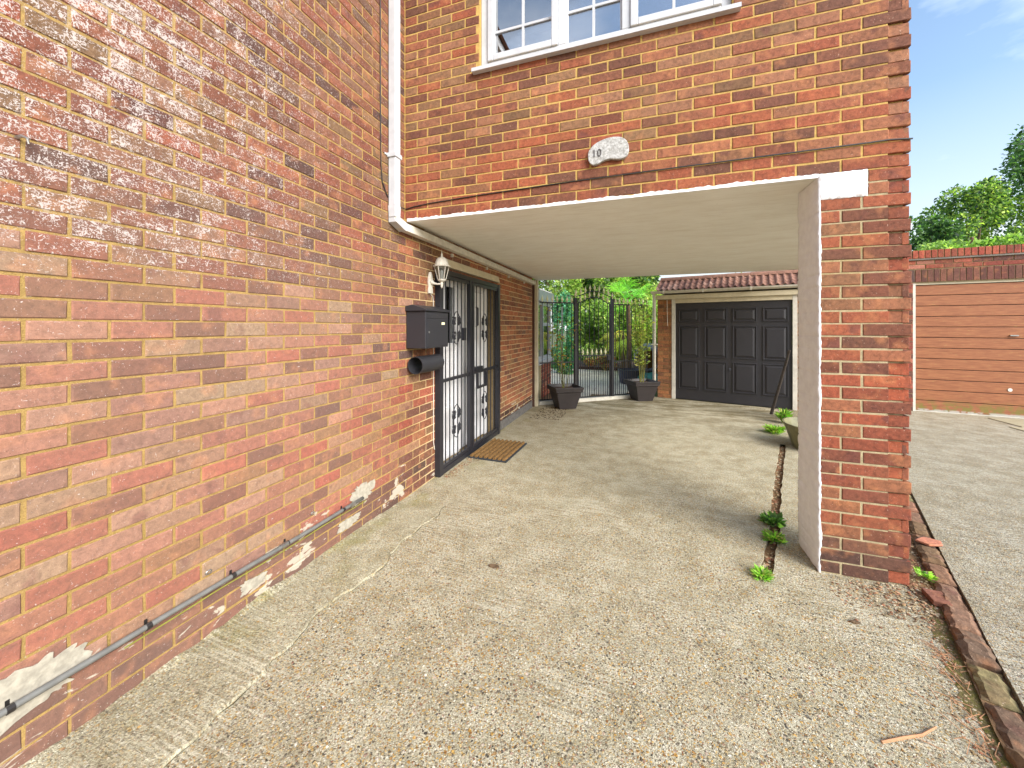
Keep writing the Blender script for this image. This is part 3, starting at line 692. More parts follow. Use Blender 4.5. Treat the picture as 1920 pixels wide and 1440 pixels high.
# window
FRY = FY + .035
def bar(mb, x0, x1, z0, z1, y0=FRY, y1=FRY + .06): return mb.box((x0, y0, z0), (x1, y1, z1))
win = MB(); bar(win, WXA, WXA + .06, WZA, WZB); bar(win, WXB - .06, WXB, WZA, WZB); bar(win, WXA + .06, WXB - .06, WZA, WZA + .055, FRY + .001); bar(win, WXA + .06, WXB - .06, WZB - .055, WZB, FRY + .001)
m1, m2 = -.575, -.115
for mx in (m1, m2): bar(win, mx - .03, mx + .03, WZA + .055, WZB - .055, FRY + .002)
wf = win.part('window', M['white_pvc'], upper, bevel=.006)
def sash(x0, x1, casement):
    z0, z1 = WZA + .055, WZB - .055; w = .05 if casement else .012; y = FRY - .014 if casement else FRY + .02
    s_ = MB()
    bar(s_, x0, x0 + w, z0, z1, y, FRY + .05); bar(s_, x1 - w, x1, z0, z1, y, FRY + .05); bar(s_, x0 + w, x1 - w, z0, z0 + w, y + .0015, FRY + .05); bar(s_, x0 + w, x1 - w, z1 - w, z1, y + .0015, FRY + .05)
    s_.part('sash', M['white_pvc'], wf, bevel=.005)
    gb_ = MB(); xm = (x0 + x1) / 2; zz = z0 + .245; k = 0
    bar(gb_, xm - .009, xm + .009, z0 + w, z1 - w, FRY + .025, FRY + .036)
    while zz < z1 - .12:
        for (a_, b_) in ((x0 + w, xm - .009), (xm + .009, x1 - w)): bar(gb_, a_, b_, zz - .009, zz + .009, FRY + .0255, FRY + .0355)
        zz += .33
    gb_.part('glazing_bar', M['white_pvc'], wf)
    MB().box((x0 + w - .005, FRY + .037, z0 + w - .005), (x1 - w + .005, FRY + .041, z1 - w + .005)).part('pane', M['glass'], wf)
sash(WXA + .06, m1 - .03, True); sash(m1 + .03, m2 - .03, False); sash(m2 + .03, WXB - .06, True)
sill = MB(); sill.prism([(0, 0), (.085, 0), (.085, .028), (.0, .045)], WXA - .05, WXB + .04, Mx=Matrix.Translation((0, FY + .04, WZA - .045)) @ Matrix(((0, 0, 1, 0), (-1, 0, 0, 0), (0, 1, 0, 0), (0, 0, 0, 1)))); sill.part('sill', M['white_pvc'], wf)
bl = MB(); z = WZA + .30
while z < WZB: bl.box((WXA + .04, FRY + .12, z), (m1, FRY + .135, z + .017)); z += .022
bl.part('window_blind', M['blind'], wf)
MB().prism([(-1.13, WZA), (-.88, WZA), (-1.0, WZA + .35), (-1.07, WZA + .8), (-1.13, WZA + .8)], 0, .03, Mx=Matrix.Translation((0, FRY + .11, 0)) @ Matrix(((1, 0, 0, 0), (0, 0, -1, 0), (0, 1, 0, 0), (0, 0, 0, 1)))).part('dark_backing', M['dark_backing'], wf)  # dark shape standing in for a gable's reflection in the pane
MB().box((WXA - .02, FRY + .5, WZA - .2), (WXB + .02, FRY + .52, WZB + .1)).part('room_wall', M['room'], upper)

# ================================================================== PIER
pier = empty('brick_pier', (1.22, 2.93, 0), 'red brick corner pier with toothed right edge and white painted inner side', 'pier')
MB().box((PX0 + .012, yy, -.05), (XQ, 3.075, 2.39)).box((XQ, yy + .016, -.05), (FX1 - .028, 3.07, 2.39)).part('pier_core', M['mortar_pale'], pier)
spec = []; z = .0
for k in range(32):
    z = k * .075; n_ = NB(z)
    xe = FX1 if n_ % 2 else FX1 - .1
    pal = (lambda x, z_: 'front_low') if z > 1.2 else (lambda x, z_: 'pier' if z_ > .2 else 'base')
    spec += courses((0, FY), (1, 0), (0, -1), PX0 + .004, xe, z, z + .075, FP, .075, fphase, pal, ((PX0, 1.237, 2.25, 2.40),))
spec += quoins(0, 2.39, 'pier')
lay(spec, pier, M['brick'])
mbr = MB()
for k in range(32):
    z = k * .075; r = 0 if NB(z) % 2 else .004
    for (a, b) in ((FY + (.014 if r else .002), FY + .103), (FY + .113, 3.075)): brick_mb(mbr, (FX1 - r, 0), (0, 1), (1, 0), a, b, z + .0045, z + .0705, pick('pier'))
mbr.part('return_brickwork', M['brick'], pier, kind='stuff')
# white paint on the inner side: follows the courses, ragged front edge
wr = MB(); ny_, nz_ = 16, 330
for k in range(nz_ + 1):
    z = (SZ + .0) * k / nz_; c_ = (z / .075) % 1; groove = -.0045 * max(0, 1 - min(c_, 1 - c_) / .10)
    edge = .010 + .008 * noise.noise(Vector((z * 7, 0, 9))) + .005 * noise.noise(Vector((z * 40, 0, 4)))
    low = .03 * max(0, (.12 - z) / .12)
    row = [(PX0 + max(.004, edge), FY - .0035, z), (PX0 + .001, FY - .0055, z)]
    for j in range(ny_ + 1):
        y = FY - .001 + (3.085 - FY) * j / ny_
        row.append((PX0 - .004 + .0045 * noise.noise(Vector((y * 18, z * 14, 0))) + .003 * noise.noise(Vector((y * 50, z * 50, 2))) - groove, y, z))
    row.append((PX0 + .15, 3.087, z)); wr.v += row
W_ = ny_ + 4
for k in range(nz_):
    for j in range(W_ - 1): a = k * W_ + j; wr.f.append((a, a + 1, a + W_ + 1, a + W_)); wr.t.append(None)
wr.part('white_paint', M['white_render'], pier, smooth=True)
pb_ = MB(); nu, nv = 40, 26
def blk(i, j):
    s_, t_ = i / nu, j / nv
    e = .004 * noise.noise(Vector((t_ * 9, 3, 0))) + .003 * noise.noise(Vector((t_ * 25, 3, 0))); e2 = .003 * noise.noise(Vector((s_ * 12, 8, 0))) + .0025 * noise.noise(Vector((s_ * 40, 8, 0)))
    x = PX0 - .004 + (.240 + e) * s_; zz = 2.246 + e2 + (.156 + .003 * noise.noise(Vector((s_ * 9, 1, 0)))) * t_
    b_ = min(s_ * 40, (1 - s_) * 40, t_ * 26, (1 - t_) * 26, 2) / 2
    return (x, FY - .001 - .007 * b_ - .003 * noise.noise(Vector((x * 40, zz * 60, 1))) * b_ + (.003 if abs(t_ - .5) < .03 else 0), zz)
pb_.v = [blk(i, j) for j in range(nv + 1) for i in range(nu + 1)]
for j in range(nv):
    for i in range(nu): a = j * (nu + 1) + i; pb_.f.append((a, a + 1, a + nu + 2, a + nu + 1)); pb_.t.append(None)
pb_.part('painted_block', M['white_render'], pier, smooth=True)
# rear post under the far corner of the upper storey, hidden by the front pier from here
rp = empty('rear_post', (2.55, 6.95, 0), 'plain brick post under the far right corner of the soffit', 'post')
MB().box((2.47, 6.82, -.05), (2.63, 7.06, SZ - .004)).part('post_core', M['mortar'], rp)
spr = []
for (O_, u_, n_, L_) in (((2.466, 6.816), (1, 0), (0, -1), .168), ((2.466, 7.064), (0, -1), (-1, 0), .248), ((2.634, 6.816), (0, 1), (1, 0), .248)):
    spr += courses(O_, u_, n_, 0, L_, 0, SZ - .01, .2248, .075, lambda i, z: (0 if i % 2 else .1124), lambda x, z: 'pier', hid=True)
lay(spr, rp, M['brick'])

# ================================================================== FIXTURES ON THE WALLS
dp = empty('downpipe', (WX + .035, 2.6, 2.3), 'white square downpipe in the corner of the walls, turning under the soffit', 'downpipe')
MB().box((WX + .008, 2.545, 2.36), (WX + .075, 2.615, 4.94)).part('pipe', M['white_pvc'], dp, bevel=.006)
MB().tube([(WX + .042, 2.58, 2.42), (WX + .042, 2.58, 2.35), (WX + .042, 2.66, 2.315), (WX + .042, 6.72, 2.285)], .044, 4).part('horizontal_pipe', M['old_white'], dp)
MB().tube([(WX + .042, 2.58, 2.455), (WX + .042, 2.58, 2.345), (WX + .042, 2.70, 2.310)], .050, 4).part('elbow', M['white_pvc'], dp)
MB().box((WX + .002, 2.535, 2.84), (WX + .082, 2.625, 2.875)).box((WX, 2.505, 2.85), (WX + .012, 2.655, 2.865)).part('pipe_clip', M['white_pvc'], dp, bevel=.002)
for y in (3.6, 4.55, 5.4, 6.2): MB().box((WX + .001, y, 2.225), (WX + .025, y + .02, 2.26)).part('pipe_clip', M['old_white'], dp)
MB().box((WX + .006, 6.80, 0), (WX + .085, 6.88, 2.36)).part('end_pipe', M['cream'], dp, bevel=.006)
for z in (.12, 1.55, 1.8): MB().box((WX - .002, 6.79, z), (WX + .09, 6.89, z + .025)).part('pipe_clip', M['cream'], dp)
def cable(pts, r, label, m='cable', name='cable', group=None): return MB().tube(pts, r, 6).thing(name, M[m], label, 'cable', group)
cable([(WX + .008, 2.44, 4.9), (WX + .009, 2.445, 4.2), (WX + .008, 2.45, 3.2), (WX + .009, 2.455, 2.75), (WX + .008, 2.47, 2.62), (WX + .008, 2.53, 2.53), (WX + .008, 2.60, 2.50)], .0045, 'thin black cable running down the left wall beside the white downpipe')
cable([(WX + .01, 2.70, 2.487), (WX + .02, FY - .006, 2.487), (-1.84, FY - .006, 2.50), (-1.7, FY - .006, 2.512), (-1.2, FY - .006, 2.530), (-.5, FY - .006, 2.545), (.2, FY - .006, 2.550), (.9, FY - .006, 2.552), (1.25, FY - .006, 2.553), (1.34, FY - .005, 2.556), (FX1 + .002, FY - .007, 2.545)], .0048, 'thin black cable strung across the front brickwork below the number plaque')
# number plaque
kx = [(-.375, 2.700), (-.372, 2.735), (-.350, 2.765), (-.315, 2.790), (-.265, 2.808), (-.210, 2.815), (-.160, 2.810), (-.120, 2.790), (-.098, 2.755), (-.092, 2.715), (-.098, 2.682), (-.115, 2.660), (-.145, 2.650), (-.180, 2.655), (-.225, 2.663), (-.270, 2.655), (-.305, 2.637), (-.335, 2.632), (-.360, 2.648), (-.372, 2.675)]
XZ = lambda y: Matrix.Translation((0, y, 0)) @ Matrix(((1, 0, 0, 0), (0, 0, -1, 0), (0, 1, 0, 0), (0, 0, 0, 1)))
def smooth_loop(L, k=2):
    for _ in range(k):
        o = []
        for a, b in zip(L, L[1:] + L[:1]): o += [(a[0] * .75 + b[0] * .25, a[1] * .75 + b[1] * .25), (a[0] * .25 + b[0] * .75, a[1] * .25 + b[1] * .75)]
        L = o
    return L
kl = smooth_loop(kx)
pq = empty('number_plaque', (-.235, FY, 2.63), 'kidney shaped grey plaque with number 10 on the front brickwork', 'house number')
MB().prism(kl, 0, .030, Mx=XZ(FY - .002)).part('plaque_board', M['plaque'], pq, bevel=.005)
txt = bpy.data.curves.new('number', 'FONT'); txt.body = '10'; txt.size = .078; txt.extrude = .0012; txt.space_character = 1.15
to = bpy.data.objects.new('number', txt); C.objects.link(to); bpy.context.view_layer.update()
tm = bpy.data.meshes.new_from_object(to); C.objects.unlink(to); bpy.data.objects.remove(to)
tmo = bpy.data.objects.new('number', tm); C.objects.link(tmo); tm.materials.clear(); tm.materials.append(simple('dark_worn_paint', (84, 80, 80), .8, var=.5, vs=90))
tmo.parent = pq; tmo.location = (-.345 + .235, -.0345, 2.688 - 2.63); tmo.rotation_euler = (PI / 2, 0, 0); tmo.scale = (.8, 1, 1)
# mailbox
mbx = empty('mailbox', (WX, 2.79, 1.28), 'charcoal metal mailbox with pitched lid fixed to the left wall', 'mailbox')
bx0, bx1, by0, by1 = WX + .004, WX + .195, 2.795, 3.19
MB().box((bx0, by0, 1.295), (bx1, by1, 1.615)).part('box_body', M['charcoal'], mbx, bevel=.004)
lid = MB(); P1 = [(bx0 - .0, 1.617), (bx1 + .016, 1.617), (bx1 + .016, 1.632), (bx0 + .07, 1.672), (bx0, 1.66)]
lid.prism(P1, by0 - .018, by1 + .018, Mx=Matrix(((1, 0, 0, 0), (0, 0, 1, 0), (0, 1, 0, 0), (0, 0, 0, 1)))); lid.part('lid', M['charcoal'], mbx, bevel=.003)
MB().box((bx1, by0 + .02, 1.31), (bx1 + .004, by1 - .02, 1.545)).part('front_flap', M['charcoal'], mbx, bevel=.002)
MB().box((bx1, by0 + .02, 1.556), (bx1 + .004, by1 - .02, 1.60)).part('slot_cover', M['charcoal'], mbx, bevel=.002)
MB().box((bx1 + .004, 3.06, 1.500), (bx1 + .006, 3.115, 1.522)).part('name_plate', M['gold'], mbx)
MB().lathe([(.009, 0), (.009, .005)], 12, Mx=Matrix.Translation((bx1 + .003, by0 + .05, 1.435)) @ Matrix.Rotation(PI / 2, 4, 'Y')).part('lock', M['steel'], mbx)
nt = empty('newspaper_tube', (WX + .09, 2.8, 1.07), 'open black newspaper tube under the mailbox on the left wall', 'newspaper holder')
MY = Matrix.Translation((WX + .09, 2.80, 1.148)) @ Matrix.Rotation(-PI / 2, 4, 'X')
t_ = MB().lathe([(.071, 0), (.076, 0), (.076, .37), (.071, .37), (.071, 0)], 28, Mx=MY, closed=True); t_.part('tube', M['charcoal'], nt, smooth=False)
MB().box((WX, 2.95, 1.12), (WX + .02, 3.0, 1.18)).part('bracket', M['charcoal'], nt)
# lantern
LX, LY = WX + .135, 3.175
la = empty('wall_lantern', (WX, LY, 1.80), 'small white metal carriage lantern on the wall left of the barred door', 'lantern')
bp_ = MB(); prof = [(-.032, 1.80), (.032, 1.80), (.034, 1.83), (.026, 1.86), (.034, 1.90), (.030, 1.95), (.016, 1.985), (.010, 2.005), (-.010, 2.005), (-.016, 1.985), (-.030, 1.95), (-.034, 1.90), (-.026, 1.86), (-.034, 1.83)]
bp_.prism([(a, b) for a, b in prof], 0, .022, Mx=Matrix.Translation((WX, LY, 0)) @ Matrix(((0, 0, 1, 0), (1, 0, 0, 0), (0, 1, 0, 0), (0, 0, 0, 1)))); bp_.part('back_plate', M['old_white'], la, bevel=.004)
MB().tube([(WX + .02, LY, 1.915), (WX + .05, LY, 1.895), (WX + .09, LY, 1.888), (LX, LY, 1.89)], [.026, .013, .009, .009], 10).part('arm', M['old_white'], la, smooth=True)
MB().lathe([(.001, 1.845), (.009, 1.855), (.013, 1.885), (.013, 1.905), (.024, 1.912), (.036, 1.918), (.040, 1.928), (.036, 1.932)], 12, (LX, LY, 0)).part('lamp_base', M['old_white'], la)
cg = MB().lathe([(.037, 1.932), (.066, 2.052)], 6, (LX, LY, 0), closed=True); cg.part('lamp_glass', M['lamp_glass'], la)
cf = MB()
for k in range(6):
    a = 2 * PI * k / 6 + PI / 6; cf.tube([(LX + .038 * math.cos(a), LY + .038 * math.sin(a), 1.932), (LX + .068 * math.cos(a), LY + .068 * math.sin(a), 2.052)], .004, 4)
cf.part('lamp_cage', M['old_white'], la)
MB().lathe([(.082, 2.050), (.084, 2.058), (.066, 2.066), (.060, 2.095), (.048, 2.122), (.028, 2.138), (.012, 2.143), (.007, 2.158), (.009, 2.166), (.004, 2.178), (.001, 2.21)], 12, (LX, LY, 0)).part('lamp_cap', M['old_white'], la)
MB().lathe([(.012, 1.935), (.014, 1.95), (.014, 2.0), (.010, 2.015), (.002, 2.02)], 10, (LX, LY, 0)).part('bulb', M['white_pvc'], la)
cable([(WX + .008, 3.18, 1.80), (WX + .008, 3.20, 1.785), (WX + .008, 3.225, 1.78), (WX + .008, 3.235, 1.74), (WX + .008, 3.238, .35), (WX + .008, 3.26, .28)], .0035, 'thin white cable from the lantern down beside the barred door', 'old_white')
# security grille
gr = empty('security_gate', (WX + .03, 4.1, 0), 'black steel security gate of upright bars in front of the white door', 'gate')
GX = WX + .03
def gbox(y0, y1, z0, z1, name='frame_bar', x0=-.022, x1=.022): return MB().box((GX + x0, y0, z0), (GX + x1, y1, z1)).part(name, M['black_metal'], gr)
gbox(3.275, 3.345, .005, 2.06, 'gate_post', -.028, .028); gbox(4.87, 4.935, .0, 2.06, 'gate_post', -.028, .028)
gbox(3.345, 4.87, 2.012, 2.06); gbox(3.345, 4.87, .005, .055)
gbox(3.975, 4.02, .055, 2.012, 'meeting_stile'); gbox(4.032, 4.085, .055, 2.012, 'meeting_stile', -.018, .026)
for (a, b) in ((3.345, 3.975), (4.085, 4.87)):
    gbox(a, b, .92, .952, 'cross_rail', -.014, .014)
    gbox(a, b, .06, .092, 'cross_rail', -.014, .014); gbox(a, b, 1.975, 2.008, 'cross_rail', -.014, .014)
    n_ = 6
    for k in range(1, n_ + 1):
        y = a + (b - a) * k / (n_ + 1)
        MB().tube([(GX, y, .09), (GX, y, 1.98)], .0075, 6).part('bar', M['black_metal'], gr)
def medallion(y, z, h=.175, w=.092):
    m_ = MB()
    m_.tube([(GX + .012, y + w * math.sin(t2) * (.9 if 1 else 0), z + h * math.cos(t2)) for t2 in [2 * PI * q / 20 for q in range(21)]], .005, 5)
    for sy in (-1, 1):
        for sz in (-1, 1):
            cxx, czz = y + sy * w * .62, z + sz * h * .45
            for bx_, bz_ in ((0, .03), (0, -.03), (sy * .018, .008), (-sy * .012, -.012)): m_.lathe([(.001, -.012), (.013, 0), (.001, .014)], 5, (GX + .012, cxx + bx_, czz + bz_))
            for q in range(4):
                a0 = q * 1.6 + sy; m_.tube([(GX + .013, cxx + .006 * t2 * math.cos(a0 + t2 * .8), czz + .008 * t2 * math.sin(a0 + t2 * .8)) for t2 in [0, 1.5, 3, 4.2, 5.4, 6.2]], [.005, .006, .006, .007, .008, .009], 5)
    m_.part('scroll_ornament', M['black_metal'], gr)
for (y, z) in ((3.655, 1.47), (3.655, .47), (4.42, 1.47), (4.42, .49)): medallion(y, z)
lb = MB(); lb.box((GX - .02, 4.12, .955), (GX + .03, 4.33, 1.0)).part('lock_case', M['black_metal'], gr)
lf = MB(); lf.box((GX - .01, 4.20, .73), (GX + .02, 4.225, .918)).box((GX - .01, 4.45, .73), (GX + .02, 4.475, .918)).box((GX - .009, 4.225, .73), (GX + .019, 4.45, .755)); lf.part('letter_frame', M['black_metal'], gr)
MB().box((GX - .01, 3.80, 1.33), (GX + .028, 3.86, 1.47)).part('lock_case', M['black_metal'], gr)
MB().tube([(GX + .02, 4.14, 1.72), (GX + .045, 4.14, 1.70), (GX + .045, 4.14, 1.50), (GX + .02, 4.14, 1.48)], .010, 8).part('pull_handle', M['black_metal'], gr)
# conduit along the foot of the wall
cd = empty('wall_conduit', (WX + .015, .5, .25), 'grey metal conduit clipped along the foot of the left wall', 'conduit')
cp = [(WX + .022, y, .262 - .010 * y + .004 * Random2(y)) for y in [-1.2 + .25 * k for k in range(14)]] + [(WX + .020, 2.24, .240)]
MB().tube(cp, .0115, 10).part('conduit_pipe', M['conduit'], cd, smooth=True)
for y in (.30, .62, .98, 1.32, 1.62, 2.05):
    z = .262 - .010 * y; MB().tube([(WX + .022, y - .009, z), (WX + .022, y + .009, z)], .0135, 8).box((WX + .001, y - .005, z - .022), (WX + .005, y + .005, z + .022)).part('conduit_clip', M['cable'], cd)
for y in (.44, 1.60, 2.13): MB().tube([(WX + .022, y - .022, .262 - .010 * y), (WX + .022, y + .022, .262 - .010 * y)], .0145, 10).part('conduit_coupling', M['steel'], cd)
MB().tube([(WX + .03, y, .262 - .010 * y - .019 - .006 * abs(math.sin(y * 5))) for y in [.9 + .08 * k for k in range(18)]], .0028, 5).part('earth_wire', M['green_cable'], cd)
# mortar patch at the end of the conduit
def patch(y0, y1, z0, z1, name, label, cat, seed, th=.004):
    L = []; n_ = 90
    for q in range(n_):
        a = 2 * PI * q / n_; r = 1 + .45 * noise.noise(Vector((math.cos(a) * 1.8, math.sin(a) * 1.8, seed))) + .35 * noise.noise(Vector((math.cos(a) * 5, math.sin(a) * 5, seed)))
        ca, sa = math.cos(a), math.sin(a); e = .7; L.append(((y0 + y1) / 2 + (y1 - y0) / 2 * r * math.copysign(abs(ca) ** e, ca), (z0 + z1) / 2 + (z1 - z0) / 2 * r * math.copysign(abs(sa) ** e, sa)))
    mb = MB().prism(L, 0, th, Mx=Matrix.Translation((WX + .001, 0, 0)) @ Matrix(((0, 0, 1, 0), (1, 0, 0, 0), (0, 1, 0, 0), (0, 0, 0, 1)))); return mb.thing(name, simple('render_patch', (198, 190, 172), .95, k=.68, var=.22, vs=30, bumpd=.004, bs=60), label, cat)
patch(2.16, 2.36, .22, .335, 'mortar_patch', 'grey mortar patch where the conduit enters the left wall', 'mortar patch', 2.3, .006)
patch(2.02, 2.22, .085, .150, 'mortar_patch', 'greenish mortar smear on the bricks below the end of the conduit', 'mortar patch', 5.1)
patch(.55, .78, .20, .345, 'mortar_patch', 'largest white mortar smear behind the conduit at the near end of the wall', 'mortar patch', 8.4, .003)
patch(1.36, 1.50, .105, .165, 'mortar_patch', 'thin white mortar smear below the middle of the conduit', 'mortar patch', 11.2, .003)
for (y, z, lb_) in ((1.218, .325, 'small steel ring fixed just above the near half of the conduit'), (1.812, .326, 'small steel ring fixed just above the far half of the conduit')):
    MB().tube([(WX + .006, y + .013 * math.cos(a), z + .008 * math.sin(a)) for a in [2 * PI * q / 12 for q in range(13)]], .0025, 5).thing('wall_ring', M['steel'], lb_, 'ring')
MB().tube([(WX, .64, 2.10), (WX + .02, .645, 2.105), (WX + .035, .652, 2.098), (WX + .035, .655, 2.08)], [.006, .005, .004, .003], 6).thing('wall_hook', M['steel'], 'tiny hook high on the left wall near the left picture edge', 'hook')

# ================================================================== DOORMAT
dm = lempty('doormat', (-1.63, 4.23, 0), 'black rubber doormat with rows of tan coir blocks by the barred door', 'doormat', rz=-.03)
MB().box((-.235, -.36, .002), (.235, .36, .014)).part('rubber_base', M['rubber'], dm, bevel=.004)
cw = .45 / 8
for i in range(8):
    nseg = 6
    for j in range(nseg):
        y0 = -.345 + .69 * j / nseg + .006; z = .03
        MB().prism([(-.225 + cw * i + .010, .012), (-.225 + cw * (i + 1) - .012, .012), (-.225 + cw * (i + 1) - .018, z + .006), (-.225 + cw * i + .016, z + .006)], y0 + R.uniform(-.003, .005), y0 + .69 / nseg - .016, Mx=Matrix(((1, 0, 0, 0), (0, 0, 1, 0), (0, 1, 0, 0), (0, 0, 0, 1)))).part('coir_block', M['coir'], dm)

# ================================================================== RAILINGS AND GATE
A = Vector((-1.877, 6.967, 0)); B = Vector((.151, 8.607, 0)); FD = (B - A).normalized(); FL = (B - A).length; FANG = math.atan2(FD.y, FD.x)
def fl(t, z=0, o=0): return (A.x + FD.x * t - FD.y * o, A.y + FD.y * t + FD.x * o, z)
def tt(X): return (X - A.x) / FD.x
MB().prism([fl(0, 0, -.04)[:2], fl(FL, 0, -.04)[:2], fl(FL, 0, .08)[:2], fl(0, 0, .08)[:2]], -.02, .065).thing('gate_threshold', M['old_white'], 'low white painted threshold under the iron railings', 'threshold')
finm = MB().lathe([(.004, 0), (.011, .01), (.012, .02), (.007, .03), (.023, .048), (.025, .06), (.012, .10), (.001, .145)], 6).mesh('finial', M['gold'])
barcache = {}
def vbar(parent, t, z0, z1, r=.008, name='bar'):
    key = (round(z1 - z0, 3), r)
    if key not in barcache: barcache[key] = MB().tube([(0, 0, 0), (0, 0, z1 - z0)], r, 6).mesh(name, M['black_metal'])
    o = bpy.data.objects.new(name, barcache[key]); C.objects.link(o); o.parent = parent; p = Vector(fl(t, z0)); o.location = p - Vector(parent['_org']); return o
def fin(parent, t, z):
    o = bpy.data.objects.new('finial', finm); C.objects.link(o); o.parent = parent; o.location = Vector(fl(t, z)) - Vector(parent['_org'])
def rail(parent, t0, t1, z, h=.012, w=.008, name='rail'):
    MB().add([fl(t0, z - h, -w), fl(t1, z - h, -w), fl(t1, z - h, w), fl(t0, z - h, w), fl(t0, z + h, -w), fl(t1, z + h, -w), fl(t1, z + h, w), fl(t0, z + h, w)], [(3, 2, 1, 0), (4, 5, 6, 7), (0, 1, 5, 4), (1, 2, 6, 5), (2, 3, 7, 6), (3, 0, 4, 7)]).part(name, M['black_metal'], parent)
tp1, tp2 = tt(-1.262), tt(-.599)
rl = empty('iron_railing', fl(tp1 / 2), 'black iron railing with gold spear tops between the wall and the gate', 'railing')
def post(parent, t, z1):
    MB().prism([fl(t - .028, 0, -.028)[:2], fl(t + .028, 0, -.028)[:2], fl(t + .028, 0, .028)[:2], fl(t - .028, 0, .028)[:2]], 0, z1).part('gate_post', M['black_metal'], parent)
    fin(parent, t, z1)
def panel(parent, t0, t1, ztop, zmid, n_):
    rail(parent, t0, t1, ztop); rail(parent, t0, t1, zmid); rail(parent, t0, t1, .085)
    for k in range(n_):
        t = t0 + (t1 - t0) * (k + .5) / n_; vbar(parent, t, .085, ztop); fin(parent, t, ztop)
        if k < n_ - 1: t2 = t + (t1 - t0) / n_ / 2; vbar(parent, t2, .085, zmid, .006, 'dog_bar')
panel(rl, .02, tp1 - .03, 1.95, .79, 7)
gg = empty('garden_gate', fl((tp1 + tp2) / 2), 'black iron garden gate with arched top and gold spear tops between square posts', 'gate')
post(gg, tp1, 2.05); post(gg, tp2, 2.05)
g0, g1 = tp1 + .06, tp2 - .06
arch = lambda q: 1.95 + .13 * math.sin(PI * max(0, min(1, q))) ** 1.3
rail(gg, g0, g1, .91); rail(gg, g0, g1, .085)
for t in (g0, g1): vbar(gg, t, .06, 1.95, .014, 'gate_stile')
MB().tube([fl(g0 + (g1 - g0) * q / 20, arch(q / 20)) for q in range(21)], .010, 6).part('lower_arch', M['black_metal'], gg)
MB().tube([fl(tp1 - .18 + (tp2 - tp1 + .18) * q / 26, 2.09 + .11 * math.sin(PI * max(0, (q / 26 - .2) / .8)) ** 1.5) for q in range(27)], .010, 6).part('upper_arch', M['black_metal'], gg)
n_ = 7
for k in range(n_):
    q = (k + .5) / n_; t = g0 + (g1 - g0) * q; vbar(gg, t, .085, arch(q)); fin(gg, t, arch(q) - .005)
    t2 = t - (g1 - g0) / n_ / 2
    if k: vbar(gg, t2, .085, .91, .006, 'dog_bar'); fin(gg, t2, .91)
for k in range(8):
    q = (k + .3) / 8; fin(gg, tp1 - .02 + (tp2 - tp1) * q, 2.09 + .11 * math.sin(PI * max(0, (q * .86 + .14 - .2) / .8)) ** 1.5)
MB().prism([fl(g1 - .06, 0, -.03)[:2], fl(g1, 0, -.03)[:2], fl(g1, 0, .03)[:2], fl(g1 - .06, 0, .03)[:2]], .80, .90).part('gate_latch', M['black_metal'], gg)
rl2 = empty('iron_railing', fl((tp2 + FL) / 2), 'black iron railing with gold spear tops between the gate and the garage', 'railing')
panel(rl2, tp2 + .03, FL - .05, 1.94, .775, 9)

# ================================================================== BLACK-DOOR GARAGE
G0 = Vector((.287, 8.553)); GD = Vector((.9706, -.2408)); GN = Vector((-.2408, -.9706))
def gp(t, o=0): p = G0 + GD * t + GN * o; return (p.x, p.y)
GM = Matrix(((GD.x, GN.x, 0, G0.x), (GD.y, GN.y, 0, G0.y), (0, 0, 1, 0), (0, 0, 0, 1)))   # local: x along, y outwards, z up (mirrored)
ga = empty('garage', (*gp(1.5), 0), 'brick garage with panelled black door, tiled front roof and white gutter', 'garage')
def gb3(a, b, name, m, parent=None, bevel=0, kind=None):
    mb = MB().box(a, b); mb.f = [f[::-1] for f in mb.f]; mb.v = [tuple(GM @ Vector(v)) for v in mb.v]; return mb.part(name, M[m] if isinstance(m, str) else m, parent or ga, bevel=bevel, kind=kind)
d0, d1 = .352, 2.288
w_ = MB()
for a, b in (((0, -4.5, -.05), (d0 - .075, -.006, 2.12)), ((d1 + .075, -.22, -.05), (3.25, -.006, 2.12)), ((0, -.2, 2.06), (3.25, -.007, 2.12))): w_.box(a, b)
w_.box((3.05, -4.5, -.05), (3.25, -.22, 2.12)).box((.0, -4.5, 2.12), (3.25, -.6, 2.25))
w_.f = [f[::-1] for f in w_.f]; w_.v = [tuple(GM @ Vector(v)) for v in w_.v]; w_.part('wall', M['mortar_grey'], ga)
sp_ = courses((G0.x, G0.y), (GD.x, GD.y), (GN.x, GN.y), 0.0, d0 - .072, .0, 2.05, .2248, .075, lambda i, z: (0 if i % 2 else .1124), lambda x, z: 'garage')
sp_ += courses((G0.x, G0.y), (GD.x, GD.y), (GN.x, GN.y), d1 + .075, 3.25, .0, 2.05, .2248, .075, lambda i, z: (0 if i % 2 else .1124), lambda x, z: 'garage', hid=True)
sp_ += courses((G0.x, G0.y), (GN.x, GN.y), (-GD.x, -GD.y), -3.0, 0, .0, 2.05, .2248, .075, lambda i, z: (0 if i % 2 else .1124), lambda x, z: 'garage', hid=True)
lay(sp_, ga, M['brick'])
gb3((d0 - .072, -.06, 0), (d0 - .004, .012, 2.05), 'door_frame', 'old_white', bevel=.003); gb3((d1 + .004, -.06, 0), (d1 + .072, .012, 2.05), 'door_frame', 'old_white', bevel=.003)
gb3((d0 - .004, -.06, 1.968), (d1 + .004, .011, 2.05), 'door_frame', 'cream', bevel=.003)
gb3((-.02, -.02, 2.052), (3.25, .05, 2.14), 'fascia', 'cream', bevel=.003)
gd = gb3((d0, -.05, .012), (d1, -.018, 1.966), 'garage_door', 'black_door')
wp = (d1 - d0); pw = wp / 4
